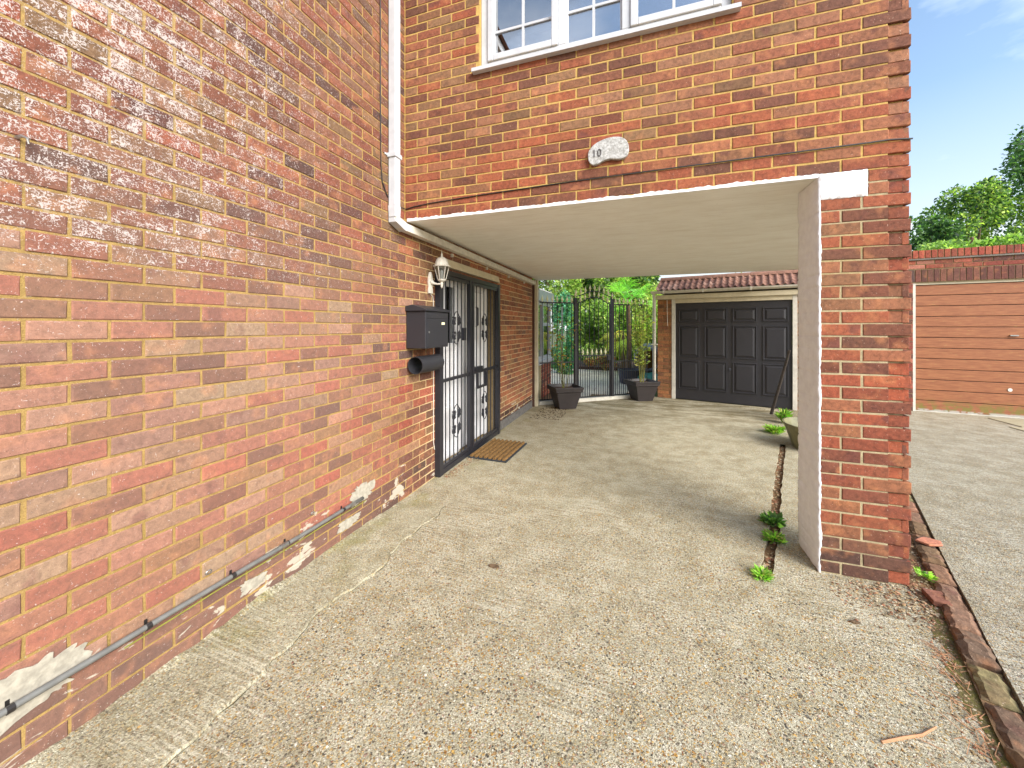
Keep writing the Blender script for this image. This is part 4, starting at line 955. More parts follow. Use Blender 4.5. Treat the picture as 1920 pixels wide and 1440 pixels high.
for i in range(4):
    for (z0, z1) in ((1.60, 1.82), (.89, 1.48), (.24, .78)):
        x0 = d0 + pw * i + .065 + (.01 if i == 0 else 0); x1 = d0 + pw * (i + 1) - .065 - (.01 if i == 3 else 0)
        mb = MB(); y0, y1, y2 = -.018, -.028, -.006
        L = lambda e, y: [(x0 + e, y, z0 + e), (x1 - e, y, z0 + e), (x1 - e, y, z1 - e), (x0 + e, y, z1 - e)]
        vs = L(-.022, -.018) + L(-.020, -.004) + L(-.006, -.002) + L(.004, -.016) + L(.012, -.016) + L(.045, -.003)
        fs = []
        for k in range(5):
            for j in range(4): fs.append((k * 4 + j, k * 4 + (j + 1) % 4, k * 4 + 4 + (j + 1) % 4, k * 4 + 4 + j))
        fs.append((20, 21, 22, 23)); mb.add([tuple(GM @ Vector(v)) for v in vs], fs); mb.part('raised_panel', M['black_door'], gd)
hm = MB().lathe([(.030, 0), (.030, .006), (.012, .010), (.012, .03), (.020, .035), (.020, .045)], 12, Mx=Matrix.Translation((*gp(d0 + wp / 2, -.016), .66)) @ Matrix.Rotation(FANG * 0, 4, 'Z') @ Matrix(((1, 0, 0, 0), (0, 0, -1, 0), (0, 1, 0, 0), (0, 0, 0, 1)))); hm.part('handle', M['black_metal'], gd)
# gutter, its brackets and downpipe
gut = MB()
for side in (1, -1):
    pr = [(.055 + .055 * math.cos(a) * side, 2.235 - .055 * math.sin(a)) for a in [PI * q / 8 for q in range(9)]]
    pass
outer_ = [(.058 + .055 * math.cos(PI * q / 8), 2.225 - .055 * math.sin(PI * q / 8)) for q in range(9)]; inner_ = [(.058 + .049 * math.cos(PI * q / 8), 2.225 - .049 * math.sin(PI * q / 8)) for q in range(9)]
ring = outer_ + inner_[::-1]
gut.v = [tuple(GM @ Vector((x, y, z))) for x in (-.12, 3.3) for y, z in ring]; n_ = len(ring)
gut.f = [(i, (i + 1) % n_, (i + 1) % n_ + n_, i + n_) for i in range(n_)] + [tuple(range(9)), tuple(range(n_, n_ + 9))]; gut.t = [None] * len(gut.f)
gut.part('gutter', M['old_white'], ga)
for t in (.12, .85, 1.65, 2.5): gb3((t, .0, 2.165), (t + .03, .118, 2.232), 'gutter_bracket', 'old_white')
gpp = lambda t, o, z: (*gp(t, o), z)
MB().tube([gpp(-.06, .055, 2.19), gpp(-.06, .055, 2.13), gpp(-.06, .04, 2.08), gpp(-.06, .04, .18), gpp(-.06, .05, .10), gpp(-.12, .10, .05), gpp(-.19, .14, .035)], .033, 10).part('downpipe', M['old_white'], ga, smooth=True)
for z in (.25, 1.1): gb3((-.11, -.0, z), (.0, .075, z + .025), 'pipe_clip', 'old_white')
MB().tube([gpp(.19, .008, 2.04), gpp(.195, .010, 1.72), gpp(.20, .012, 1.50)], .005, 5).part('wall_cable', M['old_white'], ga)
# tiles: four courses of wavy tiles up to the ridge
ez, rz_ = 2.235, 2.50; run = .50; TW = .22
tile_m = None
def tilemesh():
    mb = MB(); nseg = 14; L_ = run / 4 + .045; th = .014
    sl_ = math.atan2(rz_ - ez, run); prof = []
    for k in range(nseg + 1):
        x = -.006 + (TW + .012) * k / nseg; ph_ = 2 * PI * 2 * k / nseg; prof.append((x, .026 * max(-.45, math.cos(ph_))))
    for (yy_, dz) in ((0, 0), (L_, 0)):
        for x, z in prof: mb.v.append((x, -yy_ * math.cos(sl_), z + yy_ * math.sin(sl_) - .010 * (yy_ > 0)))
    for x, z in prof: mb.v.append((x, 0, z - th))
    n2 = nseg + 1
    for k in range(nseg): mb.f += [(k, k + n2, k + n2 + 1, k + 1), (k, k + 1, k + 2 * n2 + 1, k + 2 * n2)]
    mb.t = [None] * len(mb.f); return mb
tb = tilemesh(); tb.v = [tuple((GM.to_3x3() @ Vector(v))) for v in tb.v]; tb.f = [f for f in tb.f]
tmesh = tb.mesh('roof_tile', M['terracotta'])
tmesh2 = tmesh.copy(); tmesh2.materials.clear(); tmesh2.materials.append(simple('roof_tile_pale', (182, 142, 124), .85, var=.2, vs=20, bumpd=.002))
tmesh3 = tmesh.copy(); tmesh3.materials.clear(); tmesh3.materials.append(simple('roof_tile_dark', (136, 96, 82), .85, var=.2, vs=20, bumpd=.002))
for r_ in range(4):
    for k in range(15):
        o = bpy.data.objects.new('roof_tile', R.choice((tmesh, tmesh, tmesh2, tmesh3))); C.objects.link(o); o.parent = ga
        yy_ = .05 - run * r_ / 4; q = GM @ Vector((-.02 + k * TW, yy_, ez + (rz_ - ez) * r_ / 4 + .008 + .010)); o.location = q - Vector(ga['_org']) + Vector((0, 0, R.uniform(-.002, .002)))
for k in range(8):
    mb = MB(); sg = 8
    for e in (0, 1):
        for q in range(sg + 1): a = PI * q / sg; mb.v.append(tuple(GM @ Vector((-.02 + k * .42 + e * .425 , .05 - run - .01 + .10 * math.cos(a) * (1 - .04 * e), rz_ - .02 + .085 * math.sin(a) * (1 - .04 * e)))))
    mb.f = [(q, q + 1, q + sg + 2, q + sg + 1) for q in range(sg)]; mb.t = [None] * sg; mb.part('ridge_tile', M['terracotta'], ga, smooth=True)
vs = [GM @ Vector(v) for v in ((-.02, .05, ez - .03), (3.3, .05, ez - .03), (3.3, -.55, ez - .03), (-.02, -.55, ez - .03), (-.02, -.45, rz_ - .01), (3.3, -.45, rz_ - .01))]
MB().add([tuple(v) for v in vs], [(0, 1, 2, 3), (0, 4, 5, 1), (1, 5, 2), (0, 3, 4), (3, 2, 5, 4)]).part('roof_deck', M['lead'], ga)
# pole leaning by the garage
MB().tube([(2.05, 7.50, .0), (2.12, 7.45, .35), (2.20, 7.40, .75), (2.27, 7.36, 1.10)], [.026, .024, .022, .020], 7).thing('leaning_pole', M['wood_grey'], 'dark wooden pole leaning beside the black garage door behind the pier', 'pole')

# ================================================================== BROWN-DOOR GARAGE
B0 = Vector((4.419, 8.395)); BD = (Vector((5.641, 8.237)) - B0).normalized(); BN = Vector((BD.y, -BD.x))
BM = Matrix(((BD.x, BN.x, 0, B0.x), (BD.y, BN.y, 0, B0.y), (0, 0, 1, 0), (0, 0, 0, 1)))
bga = empty('garage', (6, 8.3, 0), 'flat roofed brick garage with brown boarded door on the right', 'garage')
def bb(a, b, name, m, parent=None, bevel=0):
    mb = MB().box(a, b); mb.f = [f[::-1] for f in mb.f]; mb.v = [tuple(BM @ Vector(v)) for v in mb.v]; return mb.part(name, M[m], parent or bga, bevel=bevel)
wb = MB(); DZB = 2.235; DW = 2.3
wb.box((-.45, -.22, -.02), (-.04, -.006, DZB)).box((DW, -.22, -.02), (DW + .8, -.006, DZB)).box((-.45, -.22, DZB), (DW + .8, -.006, 2.78)).box((-.45, -5, -.02), (-.25, -.22, 2.78)).box((-.25, -5, 2.5), (DW + .8, -.22, 2.6)).box((DW + .6, -5, -.02), (DW + .8, -.22, 2.5))
wb.f = [f[::-1] for f in wb.f]; wb.v = [tuple(BM @ Vector(v)) for v in wb.v]; wb.part('wall', M['mortar_grey'], bga)
BO = (B0.x, B0.y); bu = (BD.x, BD.y); bn = (BN.x, BN.y)
sp_ = courses(BO, bu, bn, -.45, -.04, .035, DZB, .2248, .075, lambda i, z: (0 if i % 2 else .1124), lambda x, z: 'red')
sp_ += courses(BO, bu, bn, DW, DW + .8, .035, DZB, .2248, .075, lambda i, z: (0 if i % 2 else .1124), lambda x, z: 'red', hid=True)
for k in range(44): sp_.append(dict(O=BO, u=bu, n=bn, a=-.40 + k * .077 + .004, b=-.40 + (k + 1) * .077 - .004, z0=DZB + .012, z1=DZB + .222, tint=pick('dark')))
sp_ += courses(BO, bu, bn, -.45, DW + .8, DZB + .232, DZB + .382, .2248, .075, lambda i, z: (0 if i % 2 else .1124), lambda x, z: 'red')
for k in range(46):
    sp_.append(dict(O=BO, u=bu, n=bn, a=-.45 + k * .078 + .006, b=-.45 + (k + 1) * .078 - .006, z0=DZB + .412, z1=DZB + .545, tint=pick('coping'), proud=.03))
lay(sp_, bga, M['brick'], minpx=5)
bb((-.48, -.05, DZB + .385), (DW + .85, .022, DZB + .41), 'lead_strip', 'lead'); bb((-.46, -.30, DZB + .41), (DW + .82, .022, DZB + .538), 'coping_mortar', 'mortar_grey')
bb((-.04, -.20, -.02), (DW, -.18, DZB), 'dark_inside', 'inner_black')
bb((-.04, -.12, .035), (0, -.02, DZB), 'door_frame', 'old_white'); bb((0, -.12, DZB - .035), (DW, -.03, DZB), 'door_frame', 'cream')
bd = MB().box((0, -.10, .045), (DW, -.07, DZB - .035)); bd.f = [f[::-1] for f in bd.f]; bd.v = [tuple(BM @ Vector(v)) for v in bd.v]; bdo = bd.part('garage_door', M['inner_black'], bga)
nb_ = 12; bh = (DZB - .04 - .05) / nb_
for k in range(nb_):
    z0 = .05 + k * bh; bb((.012, -.07, z0 + (.004)), (DW, -.045 + R.uniform(-.002, .002), z0 + bh - .006), 'door_board', 'brown', bdo, bevel=.004)
bb((.0, -.072, .036), (DW, -.04, .05), 'door_foot', 'old_white', bdo)
bb((1.10, -.045, 1.335), (1.19, -.02, 1.352), 'door_handle', 'steel', bdo)
MB().lathe([(.028, 0), (.028, .004)], 14, Mx=Matrix.Translation((*(B0 + BD * 1.105 + BN * -.043), .476)) @ Matrix(((1, 0, 0, 0), (0, 0, -1, 0), (0, 1, 0, 0), (0, 0, 0, 1)))).part('cover_disc', M['old_white'], bdo)

# ================================================================== KERB BRICKS, RUBBLE, STONES
kb = empty('brick_kerb', (1.6, 2.8, 0), 'worn brick kerb curving between the driveway and the yard', 'kerb')
kp = dense(KERB, .01); acc = 0; seg = []; pieces = []
for i in range(1, len(kp)):
    seg.append(kp[i]); acc += (Vector(kp[i]) - Vector(kp[i - 1])).length
    if acc > .215: pieces.append(seg); seg = [kp[i]]; acc = 0
cs_ = [(170, 124, 98), (150, 114, 88), (176, 136, 106), (142, 114, 84), (180, 150, 118), (150, 138, 96), (156, 122, 98), (128, 104, 84)]
for sgm in pieces:
    if len(sgm) < 4: continue
    a, b = Vector(sgm[0]), Vector(sgm[-1]); d = (b - a).normalized(); nrm = Vector((-d.y, d.x)); L_ = (b - a).length - .010
    z1 = .040 + R.uniform(-.012, .010); c = R.choice(cs_); tint = (*[x * .68 for x in lin(c)], R.random())
    mb = MB(); nx_, ny_ = 8, 5; top = {}; wk = R.uniform(.82, 1.08)
    for i in range(nx_ + 1):
        for j in range(ny_ + 1):
            s_ = .005 + L_ * i / nx_; w = (-.052 + .104 * j / ny_) * wk; edge = (i in (0, nx_)) or (j in (0, ny_)); q = a + d * (s_ + R.uniform(-.003, .003)) + nrm * (w + (R.uniform(-.006, .006)))
            top[i, j] = len(mb.v); mb.v.append((q.x, q.y, z1 - (.012 + R.uniform(0, .008) if edge else 0) + .006 * noise.noise(Vector((q.x * 30, q.y * 30, 0)))))
    for i in range(nx_):
        for j in range(ny_): mb.f.append((top[i, j], top[i + 1, j], top[i + 1, j + 1], top[i, j + 1]))
    per = [top[i, 0] for i in range(nx_ + 1)] + [top[nx_, j] for j in range(1, ny_ + 1)] + [top[i, ny_] for i in range(nx_ - 1, -1, -1)] + [top[0, j] for j in range(ny_ - 1, 0, -1)]
    bidx = []
    for k in per: v = mb.v[k]; bidx.append(len(mb.v)); mb.v.append((v[0], v[1], -.05))
    n_ = len(per)
    for k in range(n_): mb.f.append((per[(k + 1) % n_], per[k], bidx[k], bidx[(k + 1) % n_]))
    mb.t = [tint] * len(mb.f); mb.part('brick', M['brick'], kb)
MB().add([(x, y, .012) for x, y in offset(KERB, .054)] + [(x, y, .012) for x, y in offset(KERB, -.054)], [(i, i + 1, len(KERB) + i + 1, len(KERB) + i) for i in range(len(KERB) - 1)]).part('kerb_bed', M['gravel_soil'], kb)

vg = MB(); va = offset(KERB[3:-2], -.045); kd = dense(KERB[3:-2], .03); o1 = offset(kd, -.04)
o2 = [(x - max(.01, .07 + .06 * noise.noise(Vector((x * 7, y * 7, 0))) + .03 * noise.noise(Vector((x * 30, y * 30, 0)))), y) for x, y in o1]
vg.v = [(x, y, .0035) for x, y in o1] + [(x, y, .0015) for x, y in o2]; n_ = len(kd)
vg.f = [(i, i + 1, n_ + i + 1, n_ + i) for i in range(n_ - 1)]; vg.t = [None] * len(vg.f)
mg = NT('mossy_grit', .95, 0, .2); nm = mg.noise(mg.pos, 22, 5, .7); nf = mg.noise(mg.pos, 130, 4, .7)
mg.color(mg.mix(1.0, mg.ramp(nm, [(.30, col((120, 104, 74), .6)), (.48, col((150, 136, 92), .6)), (.58, col((134, 130, 58), .6)), (.72, col((176, 156, 124), .65))]), mg.ramp(nf, [(.3, (.6, .6, .6)), (.7, (1.3, 1.3, 1.3))]), 'MULTIPLY')); mg.bump(nf, .9, .01)
vg.setting('mossy_verge', mg.m)
def rock(mb, c, r, tint, flatn=.6, n_=7):
    v = []; rot = R.uniform(0, 6)
    for (zz, rr_) in ((-.5, .75), (.15, 1.0), (.62, .62)):
        for k in range(n_):
            a = 2 * PI * k / n_ + rot; q = rr_ * r * R.uniform(.8, 1.15); v.append((c[0] + q * math.cos(a), c[1] + q * .8 * math.sin(a), c[2] + zz * r * flatn))
    fs = [(i * n_ + k, i * n_ + (k + 1) % n_, (i + 1) * n_ + (k + 1) % n_, (i + 1) * n_ + k) for i in range(2) for k in range(n_)] + [tuple(range(2 * n_, 3 * n_))]
    mb.add(v, fs, tint)
stm = NT('rubble', .95, 0, .2); at = stm.attr(); nn = stm.noise(stm.pos, 60, 4); stm.color(stm.mix(1.0, at.outputs['Color'], stm.ramp(nn, [(.3, (.7, .7, .7)), (.7, (1.15, 1.15, 1.15))]), 'MULTIPLY')); stm.bump(nn, .6, .003); M['rubble'] = stm.m
rb = MB(); rc = [(176, 122, 94), (150, 110, 84), (196, 174, 138), (210, 196, 168), (130, 108, 84), (168, 142, 102), (176, 158, 126), (204, 160, 124)]
def rt(): return (*[x * .75 for x in lin(R.choice(rc))], 1)
for i in range(1300):      # debris between pier and kerb
    y = R.uniform(2.45, 4.6); t = (y - 2.45) / 2.15; xk = 1.43 + (2.2 - 1.43) * max(0, (y - 2.65) / 1.7) if y > 2.65 else 1.42
    x0 = 1.40 if y > 2.75 else 1.16; x = R.uniform(max(1.44, xk - .22) if y > 2.8 else x0, xk + .04)
    rock(rb, (x, y, .008), R.uniform(.002, .010), rt())
for i in range(500):      # along the foot of pier and kerb on the driveway side
    y = R.gauss(2.60, .10); x = R.uniform(1.0, 1.50) if R.random() < .6 else R.uniform(1.25, 1.5)
    if y > 2.76 and x < 1.44: y = 2.74 - R.uniform(0, .1)
    rock(rb, (x, y, .002), R.uniform(.002, .009), rt())
for i in range(500):
    k = R.uniform(4.3, 9); i0 = int(k); f_ = k - i0; p = Vector(KERB[i0]).lerp(Vector(KERB[i0 + 1]), f_); rock(rb, (p.x - .07 - abs(R.gauss(0, .045)), p.y, .002), R.uniform(.002, .007), rt())
for i in range(260):      # under the gate leaf pile and far corner
    rock(rb, (-1.86 + abs(R.gauss(0, .05)), R.uniform(3.3, 3.95), .003), R.uniform(.003, .010), rt())
for i in range(330): rock(rb, (-1.75 + R.uniform(0, .5), R.uniform(5.9, 6.9), .002), R.uniform(.003, .012), (*[x * .7 for x in lin(R.choice([(70, 50, 40), (96, 70, 50), (120, 96, 60)]))], 1))
for i in range(260): t = R.uniform(.1, 3); q = gp(t, R.uniform(.02, .35)); rock(rb, (q[0], q[1], .002), R.uniform(.003, .008), (*[x * .7 for x in lin(R.choice([(90, 80, 50), (120, 104, 60), (160, 140, 100)]))], 1))
rb.setting('rubble', M['rubble'], 'stuff', 'loose stones, grit and brick crumbs along the kerb and wall foot')
sd = MB()
for i in range(420):
    k = R.uniform(0, len(sl) - 1.01); i0 = int(k); p = Vector(sl[i0]).lerp(Vector(sl[i0 + 1]), k - i0); rock(sd, (p.x + R.uniform(-.03, .03), p.y, -.022), R.uniform(.003, .013), rt())
sd.setting('drain_debris', M['rubble'], 'stuff', 'grit and small stones lying in the drain channel')
def shard(pts, z0, h, c, label, name='brick_fragment', cat='brick fragment'):
    mb = MB(); Pp = [(x + R.uniform(-.004, .004), y + R.uniform(-.004, .004)) for x, y in pts]; mb.prism(Pp, z0, z0 + h, (*[x * .75 for x in lin(c)], .5)); mb.thing(name, M['brick'], label, cat, bevel=.003)
shard([(1.73, 3.30), (1.78, 3.25), (1.86, 3.27), (1.88, 3.33), (1.80, 3.36)], .038, .014, (214, 142, 114), 'pink brick shard lying on the kerb beside the pier')
shard([(1.74, 3.76), (1.84, 3.70), (1.96, 3.80), (1.86, 3.90)], .02, .03, (196, 122, 92), 'farther pink brick shard in the dirt beside the pier')
shard([(1.45, 2.62), (1.52, 2.60), (1.54, 2.72), (1.46, 2.73)], .008, .028, (150, 100, 80), 'dull brick lump at the right foot of the pier')
MB().tube([(.80, 1.70, .006), (.88, 1.74, .009), (.95, 1.775, .008), (1.02, 1.83, .006)], [.0045, .005, .0045, .003], 6).thing('dry_stick', M['twig'], 'pale dry stick lying on the concrete near the bottom right corner', 'stick')
lf_ = MB()
for i in range(70):     # dry stems by the kerb
    k = R.uniform(6.4, 8.5); i0 = int(k); p = Vector(KERB[i0]).lerp(Vector(KERB[i0 + 1]), k - i0); a = R.uniform(0, PI); l = R.uniform(.02, .07); x, y = p.x - .08 - abs(R.gauss(0, .05)), p.y
    lf_.tube([(x, y, .004), (x + l * math.cos(a), y + l * math.sin(a), R.uniform(.004, .02))], .0012, 4)
lf_.setting('dry_stems', M['twig'], 'stuff', 'dry grass stems scattered along the kerb')

# ================================================================== FOLIAGE
def leaf_mesh(name, P, N_, S, colors, m=None, asp=.55, seed=1, curl=.15):
    """P points, N_ leaf axes, S sizes -> rhombic folded leaves"""
    n = len(P); rg = np.random.RandomState(seed); P = np.asarray(P, float); S = np.asarray(S, float)[:, None]
    ax = np.asarray(N_, float); ax /= np.linalg.norm(ax, axis=1)[:, None] + 1e-9
    r = rg.normal(size=(n, 3)); sd_ = np.cross(ax, r); sd_ /= np.linalg.norm(sd_, axis=1)[:, None] + 1e-9; up = np.cross(sd_, ax)
    v = np.empty((n, 4, 3)); v[:, 0] = P; v[:, 1] = P + ax * S * .5 + sd_ * S * asp / 2 + up * S * curl; v[:, 2] = P + ax * S; v[:, 3] = P + ax * S * .5 - sd_ * S * asp / 2 + up * S * curl
    me = bpy.data.meshes.new(name); me.vertices.add(n * 4); me.vertices.foreach_set('co', v.ravel())
    me.loops.add(n * 4); me.polygons.add(n); me.loops.foreach_set('vertex_index', np.arange(n * 4)); me.polygons.foreach_set('loop_start', np.arange(n) * 4)
    me.update(); me.validate()
    cc = np.array([lin(c) for c in colors]); ix = rg.randint(0, len(cc), n); t = cc[ix] * rg.uniform(.45, 1.35, (n, 1)); t = np.concatenate([t, np.ones((n, 1))], 1)
    a = me.attributes.new('tint', 'FLOAT_COLOR', 'FACE'); a.data.foreach_set('color', t.ravel()); me.materials.append(m or M['leaf']); return me
def blob_points(blobs, n, seed, shell=.55):
    rg = np.random.RandomState(seed); w = np.array([b[3] * b[4] * b[5] for b in blobs]) ** .67; w /= w.sum(); k = rg.choice(len(blobs), n, p=w)
    d_ = rg.normal(size=(n, 3)); d_ /= np.linalg.norm(d_, axis=1)[:, None]; r = rg.uniform(shell, 1.0, (n, 1)) ** .6
    Bq = np.array(blobs)[k]; P = Bq[:, :3] + d_ * Bq[:, 3:6] * r * rg.uniform(.88, 1.12, (n, 1)); return P, d_
G_MID = [(112, 146, 56), (132, 162, 66), (92, 124, 50), (152, 176, 80), (76, 104, 46)]
G_DARK = [(58, 92, 46), (72, 108, 50), (48, 78, 42), (92, 128, 60), (40, 64, 36)]
G_LIGHT = [(116, 150, 66), (132, 160, 74), (98, 134, 56), (84, 118, 52)]
G_BLUE = [(70, 128, 92), (88, 150, 104), (60, 112, 76), (110, 160, 90)]
def make_tree(name, base, blobs_fn, n, size, cols, label, cat, group=None, seed=1, trunk=True):
    o = empty(name, base, label, cat, group); rg = random.Random(seed); blobs = blobs_fn(rg)
    P, D = blob_points(blobs, n, seed); rs_ = np.random.RandomState(seed + 5); ax = D * .6 + rs_.normal(size=D.shape) * .6; ax[:, 2] -= .25
    S = rs_.uniform(.6, 1.3, n) * size
    me = leaf_mesh('crown', P - np.array(base), ax, S, cols, seed=seed); c = bpy.data.objects.new('foliage', me); C.objects.link(c); c.parent = o
    if trunk:
        t = MB(); b = Vector(base)
        zs = [bl[2] for bl in blobs]; topc = Vector(np.average([bl[:3] for bl in blobs], axis=0)); topc = Vector(topc)
        t.tube([b, b.lerp(topc, .5) + Vector((.08, .05, 0)), topc], [.11, .08, .05], 7)
        for bl in blobs[:9]: t.tube([b.lerp(topc, .55), (b.lerp(topc, .7) + Vector(bl[:3])) / 2, Vector(bl[:3])], [.045, .03, .012], 5)
        t.part('trunk', M['bark'], o)
    return o
def cluster(cx, cy, cz, rx, ry, rz__, n, s=.38):
    def f(rg):
        out = []
        for _ in range(n):
            a = rg.uniform(0, 2 * PI); u_ = rg.uniform(-1, 1); q = rg.uniform(.3, 1) ** .5; w = math.sqrt(1 - u_ * u_)
            k = rg.uniform(.6, 1.2) * s; out.append((cx + rx * q * w * math.cos(a), cy + ry * q * w * math.sin(a), cz + rz__ * q * u_, rx * k, ry * k, rz__ * k))
        return out
    return f
# trees beyond the right garage
make_tree('broadleaf_tree', (10.0, 16, 0), cluster(9.75, 16, 4.3, 1.25, 1.2, 1.5, 26, .27), 10000, .11, G_MID + G_DARK, 'green tree with pointed top above the brown door garage', 'tree', seed=3)
make_tree('broadleaf_tree', (11.6, 16.8, 0), cluster(11.4, 16.8, 4.3, 1.5, 1.4, 1.6, 32, .25), 12000, .115, G_MID, 'broad bushy green tree right of the pointed one above the garage', 'tree', seed=4)
make_tree('conifer_tree', (13.4, 18, 0), cluster(13.0, 18, 5.4, 1.5, 1.4, 2.9, 28), 14000, .13, G_DARK, 'tallest dark tree cut by the right picture edge', 'tree', seed=5)
make_tree('broadleaf_tree', (7.6, 14.3, 0), cluster(7.45, 14.3, 3.7, 1.0, 1.0, 1.2, 20, .28), 7500, .11, G_DARK, 'low dark green tree just right of the brick pier', 'tree', seed=6)
make_tree('climbing_shrub', (7.2, 11, 0), cluster(7.6, 11.2, 2.85, 1.9, .7, .72, 20, .3), 9000, .09, G_LIGHT, 'light green leafy climber spilling behind the garage parapet', 'shrub', seed=8, trunk=False)
# garden behind the railings
make_tree('garden_tree', (-3.2, 16.5, 0), cluster(-3.2, 16.5, 3.6, 2.3, 1.4, 2.1, 26), 15000, .16, G_MID, 'green tree filling the garden above the white conservatory', 'tree', seed=11)
make_tree('garden_tree', (-1.1, 17, 0), cluster(-1.1, 17.2, 3.3, 1.7, 1.3, 1.9, 22), 12000, .17, G_DARK + G_MID, 'darker garden tree behind the middle of the iron gate', 'tree', seed=12)
make_tree('garden_shrub', (-1.75, 13.9, 0), cluster(-1.75, 13.9, 1.25, .9, .5, 1.2, 16), 8000, .11, G_LIGHT + G_MID, 'leafy yellow green shrub seen through the left half of the gate', 'shrub', seed=13, trunk=False)
make_tree('garden_shrub', (-.85, 14.2, 0), cluster(-.9, 14.2, 1.35, .8, .5, 1.25, 16), 8000, .11, G_MID, 'mid green shrub behind the latch side of the gate', 'shrub', seed=14, trunk=False)
make_tree('garden_shrub', (-2.35, 11.8, 0), cluster(-2.35, 11.8, 1.2, .42, .5, 1.15, 14), 6500, .08, G_BLUE, 'blue green shrub beside the white conservatory window', 'shrub', seed=15, trunk=False)
make_tree('garden_shrub', (.35, 13.2, 0), cluster(.3, 13.4, 1.4, .75, .5, 1.3, 18), 9000, .09, [(132, 160, 60), (150, 176, 74), (104, 132, 52), (170, 186, 90)], 'feathery olive green shrub against the left side of the garage', 'shrub', seed=16, trunk=False)
make_tree('garden_hedge', (2.6, 15, 0), cluster(2.6, 15.5, 2.0, 2.8, .7, 1.25, 24, .35), 9000, .16, G_MID, 'strip of green hedge just showing over the garage ridge', 'hedge', seed=17, trunk=False)
def palm(base, h, rl_, cols, label, seed, nl=16, droop=.0, skirt=False):
    o = empty('fan_palm', base, label, 'palm'); rg = random.Random(seed); b = Vector(base)
    MB().tube([b, b + Vector((.03, 0, h * .5)), b + Vector((0, 0, h))], [.075, .07, .065], 8).part('trunk', M['bark'], o)
    for k in range(nl):
        a = 2 * PI * k / nl + rg.uniform(-.2, .2); el = rg.uniform(-.2, 1.3) - droop; s_ = rg.uniform(.35, .5) * rl_
        d = Vector((math.cos(a) * math.cos(el), math.sin(a) * math.cos(el), math.sin(el))); c0 = b + Vector((0, 0, h)); c1 = c0 + d * s_
        mb = MB(); tc_ = rg.choice(cols); tint = (*[x * .9 * rg.uniform(.8, 1.15) for x in lin(tc_)], 1)
        mb.tube([c0, c0.lerp(c1, .5) + Vector((0, 0, .03)), c1], .008, 4, tint)
        side = d.cross(Vector((0, 0, 1))).normalized(); upv = side.cross(d)
        nb2 = 15
        for j in range(nb2):
            an = (j / (nb2 - 1) - .5) * 2.5; dd = d * math.cos(an) + side * math.sin(an); L2 = rl_ * .62 * (1 - .25 * abs(an) / 1.25) * rg.uniform(.9, 1.05); kt_ = rg.uniform(.55, 1.35); tb_ = (tint[0] * kt_, tint[1] * kt_, tint[2] * kt_, 1)
            p1 = c1 + dd * L2 * .55 - Vector((0, 0, .02)); p2 = c1 + dd * L2 - Vector((0, 0, .16 * L2 * 2 * rg.uniform(.5, 1.4))); wv = upv.cross(dd).normalized() * .014
            mb.add([c1, p1 + wv, p2, p1 - wv], [(0, 1, 2, 3)], tb_)
        mb.part('frond', M['leaf'], o)
    return o
palm((-.42, 11.6, 0), 2.15, 1.05, [(120, 178, 62), (142, 196, 78), (98, 156, 56)], 'tall fan palm with bright green fronds behind the right railing', 21, 20)
palm((-.62, 12.4, 0), 1.35, .95, [(176, 186, 70), (200, 192, 90), (150, 140, 70), (140, 168, 66)], 'shorter fan palm with drooping yellow fronds behind the gate post', 22, 16, .75)
# planting bed edge, low plants and clutter in the garden
bed = MB(); bed.prism([(-3.2, 13.3), (.4, 13.1), (.4, 17), (-3.2, 17)], -.03, .10); bed.setting('planting_bed', M['soil'])
make_tree('low_plant', (-1.3, 13.0, .1), cluster(-1.3, 13.1, .32, .5, .2, .2, 9), 1800, .09, [(176, 160, 110), (140, 130, 70), (110, 130, 56), (150, 96, 60)], 'low straggly plants along the bed behind the gate', 'plant', seed=31, trunk=False)
def cyl(name, c, prof, m, label, cat, seg=20): return MB().lathe(prof, seg, c).thing(name, M[m], label, cat, smooth=False)
cyl('plastic_tub', (-.33, 10.35, .012), [(.24, 0), (.27, .10), (.30, .34), (.315, .36), (.29, .37), (.27, .30), (.10, .25)], 'navy', 'round navy blue tub on the patio behind the right railing', 'tub')
tp = MB(); nx_, ny_ = 18, 10
for j in range(ny_ + 1):
    for i in range(nx_ + 1):
        s_, t_ = i / nx_, j / ny_; b_ = min(1, min(s_, 1 - s_, t_, 1 - t_) * 5)
        tp.v.append((-.20 + .80 * s_ - .15 * t_, 9.95 + .7 * t_, .014 + b_ * (.27 + .05 * noise.noise(Vector((s_ * 5, t_ * 4, 0)))) + .02 * noise.noise(Vector((s_ * 14, t_ * 12, 3))) * b_))
for j in range(ny_):
    for i in range(nx_): a = j * (nx_ + 1) + i; tp.f.append((a, a + 1, a + nx_ + 2, a + nx_ + 1)); tp.t.append(None)
tp.thing('tarpaulin', M['teal'], 'crumpled teal tarpaulin heaped on the patio by the garage', 'tarpaulin', smooth=True)
up = empty('tipped_pot', (.12, 10.95, .3), 'large grey glazed pot tipped on its side behind the right railing', 'pot')
MT = Matrix.Translation((.12, 10.9, .66)) @ Matrix.Rotation(PI / 2 + .25, 4, 'X')
MB().lathe([(.10, -.55), (.26, -.48), (.34, -.2), (.36, .0), (.31, .18), (.30, .20), (.33, .24), (.29, .25), (.26, .18), (.31, -.02), (.28, -.3), (.05, -.45)], 22, Mx=MT).part('pot_body', M['greypot'], up, smooth=True)
MB().lathe([(.26, .14), (.26, .145), (.10, .13)], 18, Mx=MT).part('pot_filling', M['coir'], up)
MB().box((-.12, 10.8, 0), (.36, 11.3, .34)).part('plinth_block', M['mortar_grey'], up)
